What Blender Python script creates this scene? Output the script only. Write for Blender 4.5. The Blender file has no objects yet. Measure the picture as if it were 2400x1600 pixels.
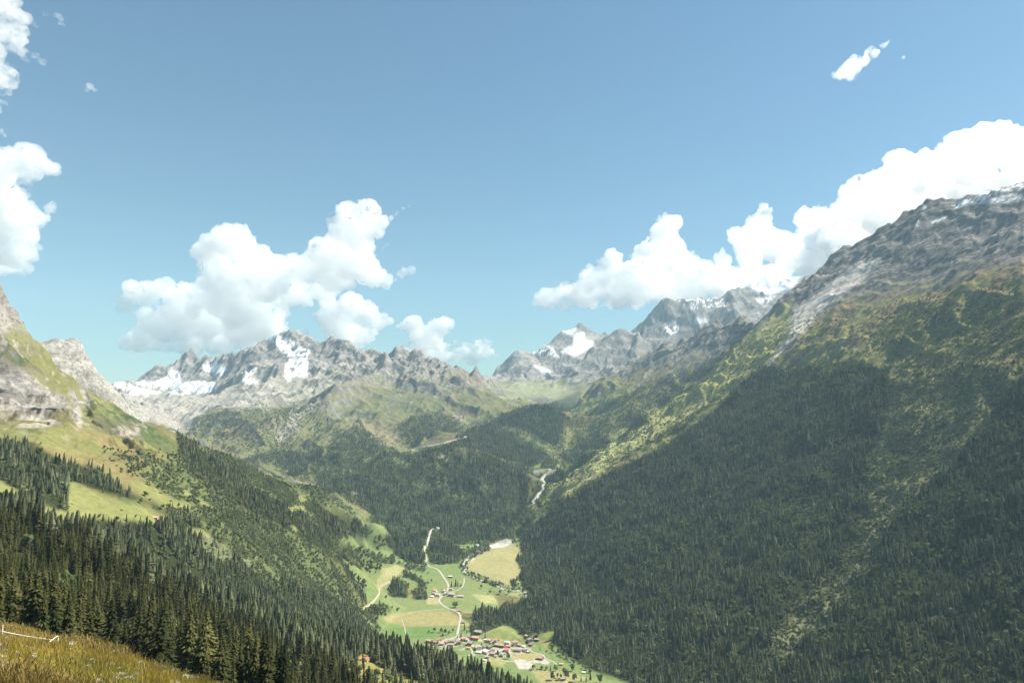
import bpy, math, random, time
import numpy as np
from mathutils import Vector, Matrix
from mathutils.geometry import delaunay_2d_cdt
T0 = time.time()
scene = bpy.context.scene
COL = scene.collection
rng = np.random.default_rng(7)
random.seed(7)

# ------------------------------------------------------------------ camera
F, CX, CY = 1700.0, 1200.0, 800.0
PITCH = math.atan(200.0 / 1700.0)
SP, CP = math.sin(PITCH), math.cos(PITCH)
cam_data = bpy.data.cameras.new('camera')
cam_data.lens = 36.0 * F / 2400.0
cam_data.sensor_width = 36.0
cam_data.clip_start = 0.5
cam_data.clip_end = 80000.0
cam = bpy.data.objects.new('camera', cam_data)
cam.rotation_euler = (math.radians(90) + PITCH, 0, 0)
COL.objects.link(cam)
scene.camera = cam

# ------------------------------------------------------------------ sky, sun, exposure
SUN_EL, SUN_AZ = math.radians(51), math.radians(76)      # azimuth measured clockwise from the view direction (+Y)
world = bpy.data.worlds.new('World')
scene.world = world
world.use_nodes = True
wn, wl = world.node_tree.nodes, world.node_tree.links
wn.clear()
sky = wn.new('ShaderNodeTexSky')
sky.sky_type = 'NISHITA'
sky.sun_disc = False
sky.sun_elevation = SUN_EL
sky.sun_rotation = SUN_AZ
sky.altitude = 1700
sky.air_density = 1.5
sky.dust_density = 1.6
sky.ozone_density = 1.4
bg = wn.new('ShaderNodeBackground')
bg.inputs['Strength'].default_value = 0.053
wo = wn.new('ShaderNodeOutputWorld')
tint = wn.new('ShaderNodeVectorMath'); tint.operation = 'MULTIPLY'; tint.inputs[1].default_value = (0.77, 0.99, 1.0)
wl.new(sky.outputs[0], tint.inputs[0]); wl.new(tint.outputs[0], bg.inputs[0]); wl.new(bg.outputs[0], wo.inputs[0])

sd = bpy.data.lights.new('sun', 'SUN')
sd.energy = 5.0
sd.angle = math.radians(0.53)
sd.color = (1.0, 0.92, 0.79)
sun = bpy.data.objects.new('sun', sd)
S_DIR = Vector((math.sin(SUN_AZ) * math.cos(SUN_EL), math.cos(SUN_AZ) * math.cos(SUN_EL), math.sin(SUN_EL)))
sun.rotation_euler = S_DIR.to_track_quat('Z', 'Y').to_euler()
sun.location = (300, -200, 800)
COL.objects.link(sun)

scene.view_settings.view_transform = 'Standard'
scene.view_settings.look = 'None'
scene.view_settings.exposure = 1.2
scene.view_settings.gamma = 1.0
scene.view_settings.use_curve_mapping = False
scene.cycles.max_bounces = 40
scene.cycles.diffuse_bounces = 2
scene.cycles.glossy_bounces = 1
scene.cycles.transmission_bounces = 2
scene.cycles.volume_bounces = 40
scene.cycles.transparent_max_bounces = 16
scene.cycles.use_denoising = True
scene.cycles.caustics_reflective = False
scene.cycles.caustics_refractive = False

# ------------------------------------------------------------------ projection helpers
def ray(px, py):
    xc, yc = (px - CX) / F, (CY - py) / F
    X, Y, Z = xc, CP - yc * SP, SP + yc * CP
    h = math.hypot(X, Y)
    return math.atan2(X, Y), Z / h

def project(X, Y, Z):
    fw = Y * CP + Z * SP
    up = -Y * SP + Z * CP
    fw = np.where(fw < 1e-3, 1e-3, fw)
    return CX + F * X / fw, CY - F * up / fw

# ------------------------------------------------------------------ noise
_tab = rng.random((256, 256)).astype(np.float32) * 2 - 1

def vnoise(x, y, seed=0):
    """value noise and its gradient"""
    x = x + seed * 37.17; y = y - seed * 91.3
    xi = np.floor(x); yi = np.floor(y)
    fx = (x - xi).astype(np.float32); fy = (y - yi).astype(np.float32)
    xi = xi.astype(np.int64); yi = yi.astype(np.int64)
    x0 = xi & 255; x1 = (xi + 1) & 255; y0 = yi & 255; y1 = (yi + 1) & 255
    a = _tab[x0, y0]; b = _tab[x1, y0]; c = _tab[x0, y1]; d = _tab[x1, y1]
    u = fx * fx * fx * (fx * (fx * 6 - 15) + 10); v = fy * fy * fy * (fy * (fy * 6 - 15) + 10)
    du = 30 * fx * fx * (fx * (fx - 2) + 1); dv = 30 * fy * fy * (fy * (fy - 2) + 1)
    k1 = b - a; k2 = c - a; k3 = a - b - c + d
    return a + k1 * u + k2 * v + k3 * u * v, du * (k1 + k3 * v), dv * (k2 + k3 * u)

def fbm(x, y, wl_, octs, seed=0, gain=0.5):
    s = 0; a = 1.0; tot = 0
    for o in range(octs):
        s = s + a * vnoise(x / wl_, y / wl_, seed + o * 7)[0]; tot += a
        wl_ *= 0.49; a *= gain
        x, y = 0.8 * x - 0.6 * y, 0.6 * x + 0.8 * y
    return s / tot * 1.6

def eroded(x, y, wl_, octs, seed=0, k=1.2, gain=0.52):
    s = 0; a = 1.0; dx = 0; dy = 0
    for o in range(octs):
        n, gx, gy = vnoise(x / wl_, y / wl_, seed + o * 5)
        dx = dx + gx; dy = dy + gy
        s = s + a * n / (1 + k * (dx * dx + dy * dy) * 0.3)
        wl_ *= 0.5; a *= gain
        x, y = 0.8 * x - 0.6 * y, 0.6 * x + 0.8 * y
    return s

def ridged(x, y, wl_, octs, seed=0, gain=0.5):
    s = 0; a = 1.0; w = 1.0; tot = 0
    for o in range(octs):
        n = 1 - np.abs(vnoise(x / wl_, y / wl_, seed + o * 5)[0]) * 1.35
        n = n * n
        s = s + a * n * w; tot += a
        w = np.clip(n * 1.6, 0, 1)
        wl_ *= 0.5; a *= gain
        x, y = 0.8 * x - 0.6 * y, 0.6 * x + 0.8 * y
    return s / tot - 0.45

# ------------------------------------------------------------------ terrain control net
# each control point: theta (bearing), u = ln(range), t = height / range, amp = ruggedness, region
P, E = [], []
def pt(px, py, r, amp, reg):
    th, t = ray(px, py)
    P.append((th, math.log(r), t, amp, reg)); return len(P) - 1
def spread(px, r, reg):
    if reg == 8 and r > 2700:
        k = min(max((px - 1600) / 300, 0), 1); r = 2700 + (r - 2700) * (1 + .35 * k)
    return r
def line(pts, amp, reg):
    """pts: (px, py, range); negative range means altitude instead"""
    ids = []
    for q in pts:
        px, py, r = q[:3]
        a = q[3] if len(q) > 3 else amp
        th, t = ray(px, py)
        if r < 0: r = r / t
        r = spread(px, r, reg)
        P.append((th, math.log(r), t, a, reg)); ids.append(len(P) - 1)
    for a, b in zip(ids, ids[1:]): E.append((a, b))
    return ids
def crest(pts, amp, reg, back=1.08, drop=70, amp_b=None):
    """a crest line and, behind it, a lower hidden line"""
    line(pts, amp, reg)
    ids = []
    for q in pts:
        th, t = ray(q[0], q[1] + drop)
        P.append((th, math.log(spread(q[0], q[2], reg) * back), t, amp if amp_b is None else amp_b, reg)); ids.append(len(P) - 1)
    for a, b in zip(ids, ids[1:]): E.append((a, b))

MEA, NEAR, LEFT, LIME, VAL, CEN, HIL, FAR, RIG, SHO = range(10)
# --- the meadow round the camera
line([(-700,2600,4),(300,2600,4),(1200,2600,4),(2100,2600,4),(3100,2600,4)], .02, MEA)
line([(-700,1750,14),(0,1720,14),(400,1800,14),(1200,2100,13),(2100,2300,13),(3100,2300,13)], .05, MEA)
line([(-700,1500,26),(0,1560,26),(250,1600,25),(430,1660,24),(1200,2000,24),(2100,2200,24),(3100,2200,24)], .08, MEA)
line([(-700,1450,41),(-150,1480,39),(0,1501,38),(70,1510,37.5),(145,1524,37)], .1, MEA)
line([(-700,1372,66),(-150,1438,62),(0,1459,58),(130,1500,45),(250,1522,38),(350,1560,34),(440,1612,32),(600,1690,30),(1200,1930,30),(2100,2100,30),(3100,2100,30)], .1, MEA)
line([(-700,1470,82),(0,1560,80),(250,1620,66),(440,1690,58),(1200,1930,60),(2100,2100,60),(3100,2100,60)], .3, MEA)
line([(-700,1600,150),(0,1690,150),(250,1730,150),(440,1760,150),(1200,1900,160),(2100,2000,160),(3100,2000,160)], .5, NEAR)
# --- near wooded hillside
line([(-700,1420,240),(0,1500,250),(150,1530,270),(300,1580,300),(450,1640,320),(700,1720,350),(1200,1830,400),(2100,1900,450),(3100,1900,500)], .6, NEAR)
line([(-700,1250,430),(-100,1340,430),(100,1390,440),(300,1450,450),(500,1520,470),(700,1590,500),(900,1650,560),(1200,1720,640),(2100,1800,700),(3100,1800,700)], .7, NEAR)
line([(-700,1120,640),(-100,1230,620),(50,1265,630),(200,1320,640),(350,1390,650),(500,1440,680),(650,1490,720),(800,1535,770),(950,1560,830),(1100,1600,880),(1250,1650,920),(1500,1720,950),(2100,1780,1000),(3100,1780,1000)], .7, NEAR)
crest([(-700,1060,780),(-100,1160,760),(30,1205,760),(150,1265,760),(300,1340,770),(450,1395,800),(600,1445,850),(750,1495,900),(850,1515,930),(950,1525,960),(1050,1555,1000),(1150,1593,1040),(1250,1625,1070),(1500,1690,1100),(2100,1760,1150),(3100,1760,1150)], .7, NEAR, 1.07, 25, .5)
# --- left valley side
line([(-700,1050,900),(-100,1150,900),(30,1200,900),(150,1262,920),(300,1335,960),(450,1390,1020),(600,1440,1120),(750,1490,1250)], .5, LEFT)
line([(850,1506,1420),(950,1530,1380),(1050,1570,1300),(1150,1605,1260),(1250,1640,1250),(1500,1720,1220),(2100,1800,1220),(3100,1800,1220)], .3, VAL)
line([(-700,980,1080),(-100,1090,1080),(50,1140,1050),(200,1190,1060),(380,1220,1100),(480,1300,1200),(560,1335,1290),(700,1385,1420),(800,1440,1580),(870,1488,1660)], .45, LEFT)
line([(-700,900,1350),(-100,1000,1320),(60,1040,1300),(200,1090,1300),(400,1160,1340),(550,1230,1500),(680,1300,1650),(790,1380,1800)], .5, LEFT)
line([(-700,850,1500),(-100,965,1480),(0,970,1460),(120,960,1480),(220,985,1520),(330,1040,1540),(460,1110,1600),(600,1170,1700),(720,1230,1850),(800,1290,2000)], .7, LEFT)
line([(-700,700,1640),(-100,880,1600),(0,905,1590),(120,905,1620),(190,940,1660),(300,1000,1720),(450,1060,1800),(600,1120,1930),(720,1170,2080),(830,1235,2250)], .9, LEFT)
line([(-700,560,1720),(-150,760,1680),(0,770,1700),(40,790,1740),(110,850,1800),(200,920,1850)], .9, LEFT)
crest([(-700,300,1800),(-300,480,1780),(-100,560,1760),(0,606,1760),(12,634,1765),(16,655,1766),(34,662,1770),(46,690,1780),(60,708,1800),(66,748,1820),(80,780,1850),(94,818,1890),(143,866,1930),(218,916,1980),(306,964,2050),(374,998,2120),(432,1023,2170),(510,1049,2250),(578,1076,2320),(626,1098,2370),(688,1112,2430),(769,1132,2500),(834,1160,2560),(877,1200,2620),(905,1228,2660)], .8, LEFT, 1.06, 60)
# --- pale limestone mountain
line([(-100,880,2950),(60,830,3000),(94,850,3050),(143,890,3100),(218,938,3150),(306,984,3230)], .8, LIME)
line([(-100,820,3080),(70,790,3090),(150,800,3130),(190,850,3170),(240,905,3230),(285,935,3290)], .9, LIME)
crest([(-500,600,3300),(-100,700,3250),(30,745,3200),(66,748,3200),(85,753,3210),(119,746,3220),(146,741,3230),(187,743,3250),(204,767,3270),(218,790,3280),(238,818,3300),(246,845,3320),(269,872,3350),(283,890,3380),(306,930,3450),(374,985,3550)], .6, LIME, 1.08, 90)
# --- valley floor (altitudes)
line([(1150,1640,-523),(1330,1640,-523),(1500,1640,-525),(1700,1690,-520)], .05, VAL)
line([(905,1512,-513),(1000,1520,-513),(1100,1540,-514),(1200,1555,-517),(1300,1580,-520),(1420,1612,-523)], .04, VAL)
line([(890,1478,-508),(1000,1485,-508),(1100,1495,-508)], .03, VAL)
line([(850,1420,-500),(950,1425,-500),(1050,1430,-500),(1110,1430,-500)], .03, VAL)
line([(810,1370,-478),(880,1372,-484),(960,1375,-488),(1050,1378,-490),(1150,1382,-490),(1240,1385,-490)], .04, VAL)
line([(795,1320,-440),(880,1325,-455),(960,1330,-470),(1040,1335,-476),(1130,1335,-478),(1215,1345,-480)], .05, VAL)
line([(770,1275,-390),(850,1280,-405),(930,1290,-430),(1000,1300,-450),(1070,1310,-465),(1140,1300,-468),(1210,1305,-470)], .08, VAL)
line([(800,1225,-335),(880,1225,-345),(960,1262,-400),(1020,1275,-430),(1090,1280,-450),(1150,1270,-452),(1220,1268,-452)], .1, VAL)
# knoll by the village
line([(1135,1486,-505),(1175,1466,-490),(1200,1471,-490),(1218,1489,-498)], .05, VAL)
line([(1140,1500,-511),(1178,1502,-510),(1225,1505,-511)], .05, VAL)
# --- wooded lower slopes of the central mountain
line([(905,1205,2950),(960,1222,2950),(1010,1238,2980),(1080,1255,3000),(1140,1252,3020),(1200,1240,3030)], .5, CEN)
line([(700,1135,3000),(800,1150,3050),(880,1178,3080),(950,1190,3100),(1040,1200,3120),(1120,1215,3150),(1190,1215,3150)], .7, CEN)
line([(560,1090,3350),(680,1105,3400),(800,1112,3400),(900,1130,3400),(1000,1150,3380),(1100,1160,3350),(1190,1165,3350),(1238,1160,3330)], .8, CEN)
line([(500,1058,3900),(620,1060,3900),(750,1050,3900),(870,1060,3900),(960,1068,3850)], .8, CEN)
crest([(960,1060,3750),(1010,1055,3750),(1060,1046,3780),(1110,1055,3750),(1170,1080,3700),(1215,1105,3650),(1238,1130,3600)], .5, CEN, 1.05, 10)
line([(1240,1200,3060),(1245,1160,3280),(1262,1115,3500),(1285,1090,3800),(1290,1070,4200)], .2, VAL)
line([(980,1048,4350),(1040,1032,4350),(1090,1030,4300),(1140,1050,4200),(1190,1075,4100),(1235,1090,4000)], .5, HIL)
crest([(1090,1012,4550),(1150,990,4700),(1190,968,4800),(1232,955,4900),(1290,950,4900),(1330,965,4850),(1345,1000,4800)], .5, HIL, 1.06, 25)
# --- central mountain face
line([(430,1035,4600),(520,1018,4600),(600,1000,4550),(700,1005,4500),(790,1000,4400),(880,1020,4400),(960,1030,4500),(1060,1010,4700),(1130,985,4900)], .9, CEN)
line([(445,1000,5200),(520,955,5300),(600,962,5200),(680,965,5100),(760,955,5000),(850,960,5000),(960,970,5100),(1060,975,5150),(1130,965,5200),(1180,950,5300)], .8, CEN)
line([(400,985,5800),(440,960,5900),(520,925,6000),(600,920,5900),(690,905,5700),(790,905,5500),(900,900,5500),(1000,915,5500),(1080,920,5600),(1140,915,5700),(1185,925,5800)], .8, CEN)
line([(255,905,6400),(330,925,6300),(420,925,6400),(500,905,6500),(600,880,6500),(650,850,6500),(700,850,6400),(790,850,6100),(900,855,6000),(1000,870,5950),(1090,885,5950),(1150,893,6050)], 1.0, CEN)
line([(260,895,6900),(330,903,6900),(420,905,7100),(490,895,7200),(540,870,7100),(590,830,7000),(640,845,7000),(680,838,6900)], .6, CEN)
crest([(-300,900,7300),(200,930,7300),(255,893,7400),(279,880,7600),(306,884,7800),(350,867,8000),(401,840,8000),(452,809,8000),(475,828,7950),(497,846,7800),(531,817,7600),(575,804,7500),(602,780,7500),(620,784,7550),(656,767,7600),(675,760,7600),(689,776,7550),(704,761,7500),(731,780,7400),(765,785,7200),(800,788,7000),(851,804,6800),(888,814,6700),(905,799,6700),(926,813,6650),(946,816,6600),(987,819,6500),(1018,836,6450),(1052,842,6400),(1072,829,6400),(1092,835,6400),(1123,850,6400),(1157,865,6450),(1180,890,6500),(1200,935,6500)], .7, CEN, 1.07, 60)
# --- pass basin
line([(1200,955,6600),(1260,960,6500),(1330,962,6000)], .15, HIL)
line([(1170,915,7400),(1230,925,7200),(1300,930,7000),(1370,905,6400)], .25, HIL)
line([(1160,880,8300),(1230,880,8200),(1300,890,8000),(1370,880,7500),(1450,870,7000)], .6, FAR)
# --- far peaks
line([(1160,870,9000),(1210,845,9200),(1270,850,9200),(1330,850,9000),(1360,840,9200),(1400,815,9600)], .8, FAR)
crest([(1150,880,9400),(1165,855,9500),(1210,819,9700),(1250,822,9900),(1285,800,10000),(1310,771,10200),(1340,769,10300),(1362,752,10400),(1390,775,10400),(1425,759,10500)], .6, FAR, 1.05, 40)
line([(1290,885,7700),(1340,880,7600),(1400,870,7400),(1470,850,7300),(1530,835,7400)], .8, FAR)
crest([(1290,880,7900),(1330,855,8100),(1390,792,8600),(1425,766,8800),(1455,747,8900),(1475,762,8900),(1495,785,8800),(1525,815,8600),(1550,840,8400)], .8, FAR, 1.05, 25)
line([(1460,800,9450),(1520,800,9400),(1580,780,9500),(1650,760,9400),(1720,740,9300),(1800,730,9300),(1900,740,9300)], .8, FAR)
crest([(1455,775,9900),(1478,765,9900),(1505,742,9900),(1530,712,9900),(1548,688,9900),(1562,682,9950),(1590,692,10000),(1615,690,10000),(1640,680,10000),(1665,686,10050),(1700,690,10100),(1715,672,10200),(1745,660,10300),(1775,640,10500),(1800,645,10500),(1870,650,10500),(1960,640,10500),(2200,600,10500),(3100,600,10500)], .7, FAR, 1.05, 60)
# --- shoulder behind the right mountain
line([(1295,1065,4300),(1330,1040,4450),(1390,1000,4700),(1450,950,4900),(1520,900,5100)], .6, SHO)
line([(1268,1105,3650),(1330,1075,3700),(1420,1020,3900),(1520,960,4100),(1620,890,4300),(1700,830,4500),(1760,770,4700)], .8, SHO)
line([(1345,960,5400),(1400,920,5600),(1470,890,5600),(1540,860,5500),(1620,830,5300),(1700,795,5200)], .8, SHO)
crest([(1345,950,5600),(1378,898,5900),(1423,878,6000),(1483,847,6000),(1518,817,5950),(1563,793,5900),(1610,778,5800),(1640,767,5700),(1665,757,5600),(1695,756,5500),(1730,745,5400),(1765,728,5200),(1800,740,5000)], .9, SHO, 1.08, 60)
# --- right mountain
line([(1210,1235,3080),(1225,1290,2850),(1225,1330,2560),(1228,1375,2330),(1240,1400,2220)], .3, RIG)
line([(1110,1436,-500),(1112,1465,-505),(1160,1478,-506),(1210,1486,-507),(1235,1470,-492),(1280,1478,-492),(1300,1510,-514),(1340,1545,-517),(1400,1572,-519),(1470,1597,-521),(1550,1640,-523),(1750,1700,1350),(2300,1750,1300),(3100,1780,1200)], .3, RIG)
line([(1180,1425,2125),(1260,1430,2110),(1330,1460,1960),(1420,1500,1790),(1520,1540,1660),(1640,1590,1540),(1800,1630,1460),(2300,1680,1400),(3100,1700,1300)], .6, RIG)
line([(1250,1280,2900),(1330,1330,2450),(1420,1370,2230),(1550,1400,2030),(1700,1440,1850),(1900,1480,1780),(2150,1500,1720),(2400,1520,1650),(3100,1500,1550)], .7, RIG)
line([(1290,1190,3050),(1400,1210,2750),(1520,1230,2500),(1680,1250,2350),(1850,1270,2200),(2050,1290,2100),(2250,1300,2000),(2400,1290,1950),(3100,1200,1900)], .7, RIG)
line([(1400,1085,3350),(1520,1080,3100),(1650,1080,2950),(1800,1080,2800),(1950,1080,2650),(2100,1100,2500),(2250,1080,2400),(2400,1050,2350),(3100,900,2300)], .8, RIG)
line([(1560,990,3600),(1680,960,3450),(1800,920,3300),(1950,880,3150),(2100,880,2950),(2250,870,2850),(2400,830,2750),(3100,650,2700)], .8, RIG)
line([(1690,880,3850),(1800,810,3750),(1900,760,3650),(2050,740,3450),(2200,730,3250),(2400,690,3100),(3100,500,3000)], .9, RIG)
line([(1790,760,4150),(1880,700,4050),(1980,650,3950),(2100,620,3800),(2250,590,3600),(2400,550,3450),(3100,350,3400)], 1.0, RIG)
crest([(1215,1248,3110),(1235,1220,3180),(1262,1185,3260),(1300,1148,3350),(1350,1110,3480),(1400,1066,3620),(1460,1022,3760),(1520,988,3860),(1580,948,3960),(1640,900,4050),(1700,845,4130),(1745,800,4200),(1790,745,4280),(1830,690,4350),(1872,650,4380),(1900,633,4380),(1945,600,4370),(1980,563,4360),(1996,567,4350),(2020,550,4330),(2045,545,4300),(2070,518,4280),(2100,512,4250),(2115,495,4230),(2150,477,4200),(2184,456,4150),(2220,462,4120),(2250,452,4100),(2290,438,4050),(2330,430,4000),(2370,424,3950),(2400,428,3900),(2600,380,3850),(3100,250,3700)], 1.0, RIG, 1.08, 80)
# --- outer rim
for rr, py in ((11500, 1010), (12500, 1020)):
    line([(-700,py,rr),(0,py,rr),(600,py,rr),(1200,py,rr),(1800,py,rr),(2400,py,rr),(3100,py,rr)], .3, FAR)
# ------------------------------------------------------------------ terrain grid
def frange_rows():
    segs = [(3.5, 60, 60), (60, 400, 80), (400, 1400, 180), (1400, 3200, 300), (3200, 8200, 430), (8200, 11400, 90)]
    out = []
    for a, b, n in segs:
        out.append(np.exp(np.linspace(math.log(a), math.log(b), n, endpoint=False)))
    return np.concatenate(out + [np.array([11400.0])])
R = frange_rows(); U = np.log(R)
TH = np.concatenate([np.radians(np.linspace(-62, -40.5, 14, endpoint=False)), np.radians(np.linspace(-40.5, 40.5, 980)), np.radians(np.linspace(40.5, 62, 15))[1:]])
NT, NU = len(TH), len(U)
vin = [Vector((p[0], p[1])) for p in P]
cv, ce, cf, ov, oe, of_ = delaunay_2d_cdt(vin, E, [], 0, 1e-6)
Pa = np.array(P)
vals = np.zeros((len(cv), 4))
for i, o in enumerate(ov):
    if o:
        vals[i] = Pa[o[0], 1:5] if False else (Pa[o[0], 2], Pa[o[0], 3], Pa[o[0], 4], 0)
    else:
        d = (Pa[:, 0] - cv[i].x) ** 2 + (Pa[:, 1] - cv[i].y) ** 2
        k = np.argsort(d)[:2]
        print('crossing near', project(math.sin(cv[i].x), math.cos(cv[i].x), Pa[k[0], 2]), math.exp(cv[i].y), [tuple(np.round(project(math.sin(Pa[j,0]), math.cos(Pa[j,0]), Pa[j,2]))) for j in k])
        w = 1 / (d[k] + 1e-9); w /= w.sum()
        vals[i] = (Pa[k, 2] @ w, Pa[k, 3] @ w, Pa[k[0], 4], 0)
Tg = np.full((NU, NT), np.nan, np.float32); Ag = np.zeros((NU, NT), np.float32); Gg = np.zeros((NU, NT), np.int8)
for f in cf:
    a, b, c = f[:3]
    x = [cv[k].x for k in (a, b, c)]; y = [cv[k].y for k in (a, b, c)]
    i0, i1 = np.searchsorted(TH, min(x)), np.searchsorted(TH, max(x), 'right')
    j0, j1 = np.searchsorted(U, min(y)), np.searchsorted(U, max(y), 'right')
    if i1 <= i0 or j1 <= j0: continue
    den = (y[1] - y[2]) * (x[0] - x[2]) + (x[2] - x[1]) * (y[0] - y[2])
    if abs(den) < 1e-14: continue
    X, Y = np.meshgrid(TH[i0:i1], U[j0:j1])
    wa = ((y[1] - y[2]) * (X - x[2]) + (x[2] - x[1]) * (Y - y[2])) / den
    wb = ((y[2] - y[0]) * (X - x[2]) + (x[0] - x[2]) * (Y - y[2])) / den
    wc = 1 - wa - wb
    m = (wa >= -1e-6) & (wb >= -1e-6) & (wc >= -1e-6)
    v = vals[[a, b, c]]
    sub = Tg[j0:j1, i0:i1]; sub[m] = (wa * v[0, 0] + wb * v[1, 0] + wc * v[2, 0])[m]
    sub = Ag[j0:j1, i0:i1]; sub[m] = (wa * v[0, 1] + wb * v[1, 1] + wc * v[2, 1])[m]
    tags = v[:, 2].astype(int)
    tg = tags[0] if tags[0] in (tags[1], tags[2]) else (tags[1] if tags[1] == tags[2] else tags[int(np.argmax([cv[a].y, cv[b].y, cv[c].y]))])
    Gg[j0:j1, i0:i1][m] = tg
# fill the fringe
for j in range(NU):
    row = Tg[j]; ok = ~np.isnan(row)
    if ok.any() and not ok.all():
        idx = np.arange(NT)
        Tg[j] = np.interp(idx, idx[ok], row[ok]); Ag[j] = np.interp(idx, idx[ok], Ag[j][ok])
        lo, hi = idx[ok][0], idx[ok][-1]
        Gg[j, :lo] = Gg[j, lo]; Gg[j, hi:] = Gg[j, hi]
bad = np.isnan(Tg).all(axis=1)
if bad.any():
    good = np.where(~bad)[0]
    for j in np.where(bad)[0]:
        k = good[np.argmin(abs(good - j))]; Tg[j] = Tg[k]; Ag[j] = Ag[k]; Gg[j] = Gg[k]

def blur(a, sj, si):
    for ax, s in ((0, sj), (1, si)):
        if s <= 0: continue
        n = int(3 * s) + 1
        k = np.exp(-0.5 * (np.arange(-n, n + 1) / s) ** 2); k /= k.sum()
        pad = [(0, 0), (0, 0)]; pad[ax] = (n, n)
        b = np.pad(a, pad, mode='edge'); out = np.zeros_like(a)
        for q, w in enumerate(k):
            out += w * (b[q:q + a.shape[0], :] if ax == 0 else b[:, q:q + a.shape[1]])
        a = out
    return a.astype(np.float32)
Tb = .7 * blur(Tg, 1.2, 1.2) + .3 * blur(Tg, 4.0, 4.0)
Ag = blur(Ag, 6, 6)
THg, Ug = np.meshgrid(TH, U)
Rg = np.exp(Ug)
Xg = (Rg * np.sin(THg)); Yg = (Rg * np.cos(THg))
Zb = Tb * Rg

def sm(a, b, x):
    q = np.clip((x - a) / (b - a), 0, 1); return q * q * (3 - 2 * q)

cs, sn = math.cos, math.sin
def rib(X, Y, ang, wl_, octs, seed, stretch=.42):
    """ridged relief drawn out along the bearing ang (degrees from +X)"""
    a = math.radians(ang)
    al = X * cs(a) + Y * sn(a); ac = -X * sn(a) + Y * cs(a)
    return ridged(ac + 1000, al * stretch, wl_, octs, seed, .5)
isr = lambda *r: np.isin(Gg, r).astype(np.float32)
nearw = sm(120, 900, Rg)
wx = fbm(Xg, Yg, 600, 3, 3) * 90; wy = fbm(Xg, Yg, 600, 3, 9) * 90
XW, YW = Xg + wx, Yg + wy
wR = blur(isr(RIG, LEFT, NEAR, SHO), 8, 8)
wB = blur(isr(CEN, HIL) * (np.degrees(THg) > -9), 8, 30) * (1 - wR)
wA = np.clip(1 - wR - wB, 0, 1)
rough = np.clip(Ag, 0, 1.1) ** 1.5 * blur(np.where(np.isin(Gg, (LEFT, NEAR)) & (Zb < -60), .5, 1.0).astype(np.float32), 6, 6)
far = sm(2500, 6500, Rg)
Zn = np.zeros_like(Zb)
cliffy = ridged(XW, YW, 120, 5, 71)
Zn += wR * (70 * rib(XW, YW, 20, 330, 7, 11, .5) + 40 * ridged(XW, YW, 150, 6, 23) + 20 * eroded(Xg, Yg, 110, 6, 17)) * (1 + .5 * far)
Zn += wB * (210 * rib(XW, YW, -50, 560, 8, 31, .4) + 90 * ridged(XW, YW, 260, 7, 37) + 30 * cliffy)
Zn += wA * (230 * rib(XW, YW, 78, 640, 8, 43, .45) + 100 * ridged(XW, YW, 270, 7, 47) + 34 * cliffy)
Zn += wR * (11 * ridged(Xg, Yg, 75, 4, 55) + 10 * rib(XW, YW, 10, 140, 4, 58, .4))
rough = rough * np.where(Gg == RIG, 1 - .4 * sm(250, 600, Zb), 1); rough = blur(rough.astype(np.float32), 4, 4)
Zn *= rough * nearw
Zn += Ag * nearw * 2.6 * fbm(Xg, Yg, 30, 4, 41, 0.6)
Zn += (1 - nearw) * Ag * 1.2 * fbm(Xg, Yg, 6, 3, 5)
ttb = Tb
cm_ = ttb.max(axis=0)[None, :]
crestm = sm(-95, -8, (ttb - cm_) * F) * sm(5200, 6200, Rg) * (Gg == CEN)
Zn += blur(crestm.astype(np.float32), 1, 1) * (85 * ridged(XW, YW * .6, 210, 4, 83) + 45 * ridged(Xg, Yg, 85, 3, 87))
Zg = Zb + Zn
dZr = np.gradient(Zb, axis=0) / np.gradient(Rg, axis=0)
cliff = blur((sm(.75, 1.5, dZr) * np.isin(Gg, (LEFT, LIME, CEN, RIG, FAR, SHO)) * sm(.4, .75, Ag)).astype(np.float32), 3, 3)
AC = Rg * THg
PX0, PY0 = project(Xg, Yg, Zb)
crag = ((Gg == LEFT) & (((PX0 < 75) & (PY0 < 755)) | ((PX0 < 215) & (PY0 > 846 + .3 * PX0) & (PY0 < 962)) | ((PX0 > 245) & (PX0 < 335) & (PY0 > 992) & (PY0 < 1034)) | ((PX0 > 470) & (PX0 < 550) & (PY0 > 1262) & (PY0 < 1315)))).astype(np.float32)
crag = blur(crag, 2, 2) * np.isin(Gg, (LEFT,))
cliff = np.maximum(cliff, crag)
push = crag * (26 * ridged(AC, Zg * .25, 60, 4, 101) + 10 * ridged(AC * .5, Zg * 2, 24, 3, 103)) + 34 * ridged(AC, Zg * .55, 150, 6, 91) + 15 * ridged(AC * .35, Zg * 1.6, 60, 4, 93)
push += 13 * ridged(AC, Zg * .4, 42, 4, 97) * (Rg < 4000)
push *= cliff * np.where(Rg > 4500, 2.0, 1.0) * sm(700, 1300, Rg)
Rq = Rg - push
Xg = Rq * np.sin(THg); Yg = Rq * np.cos(THg)
# rock ledges: benches and risers
led = (np.abs(((Zg + 25 * fbm(Xg, Yg, 300, 3, 15)) / np.where(Rg < 2500, 24, 38)) % 1 - .5) * 2)
Zg = Zg + cliff * np.where(Rg < 2500, 8, 10) * (led - .5)
print('terrain z', time.time() - T0)
PXg, PYg = project(Xg, Yg, Zg)
# how far below the skyline of nearer ground each vertex lies (source pixels); <0 means hidden
tt = Zg / np.hypot(Xg, Yg)
runmax = np.maximum.accumulate(tt, axis=0)
VIS = (tt - runmax) * F
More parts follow.
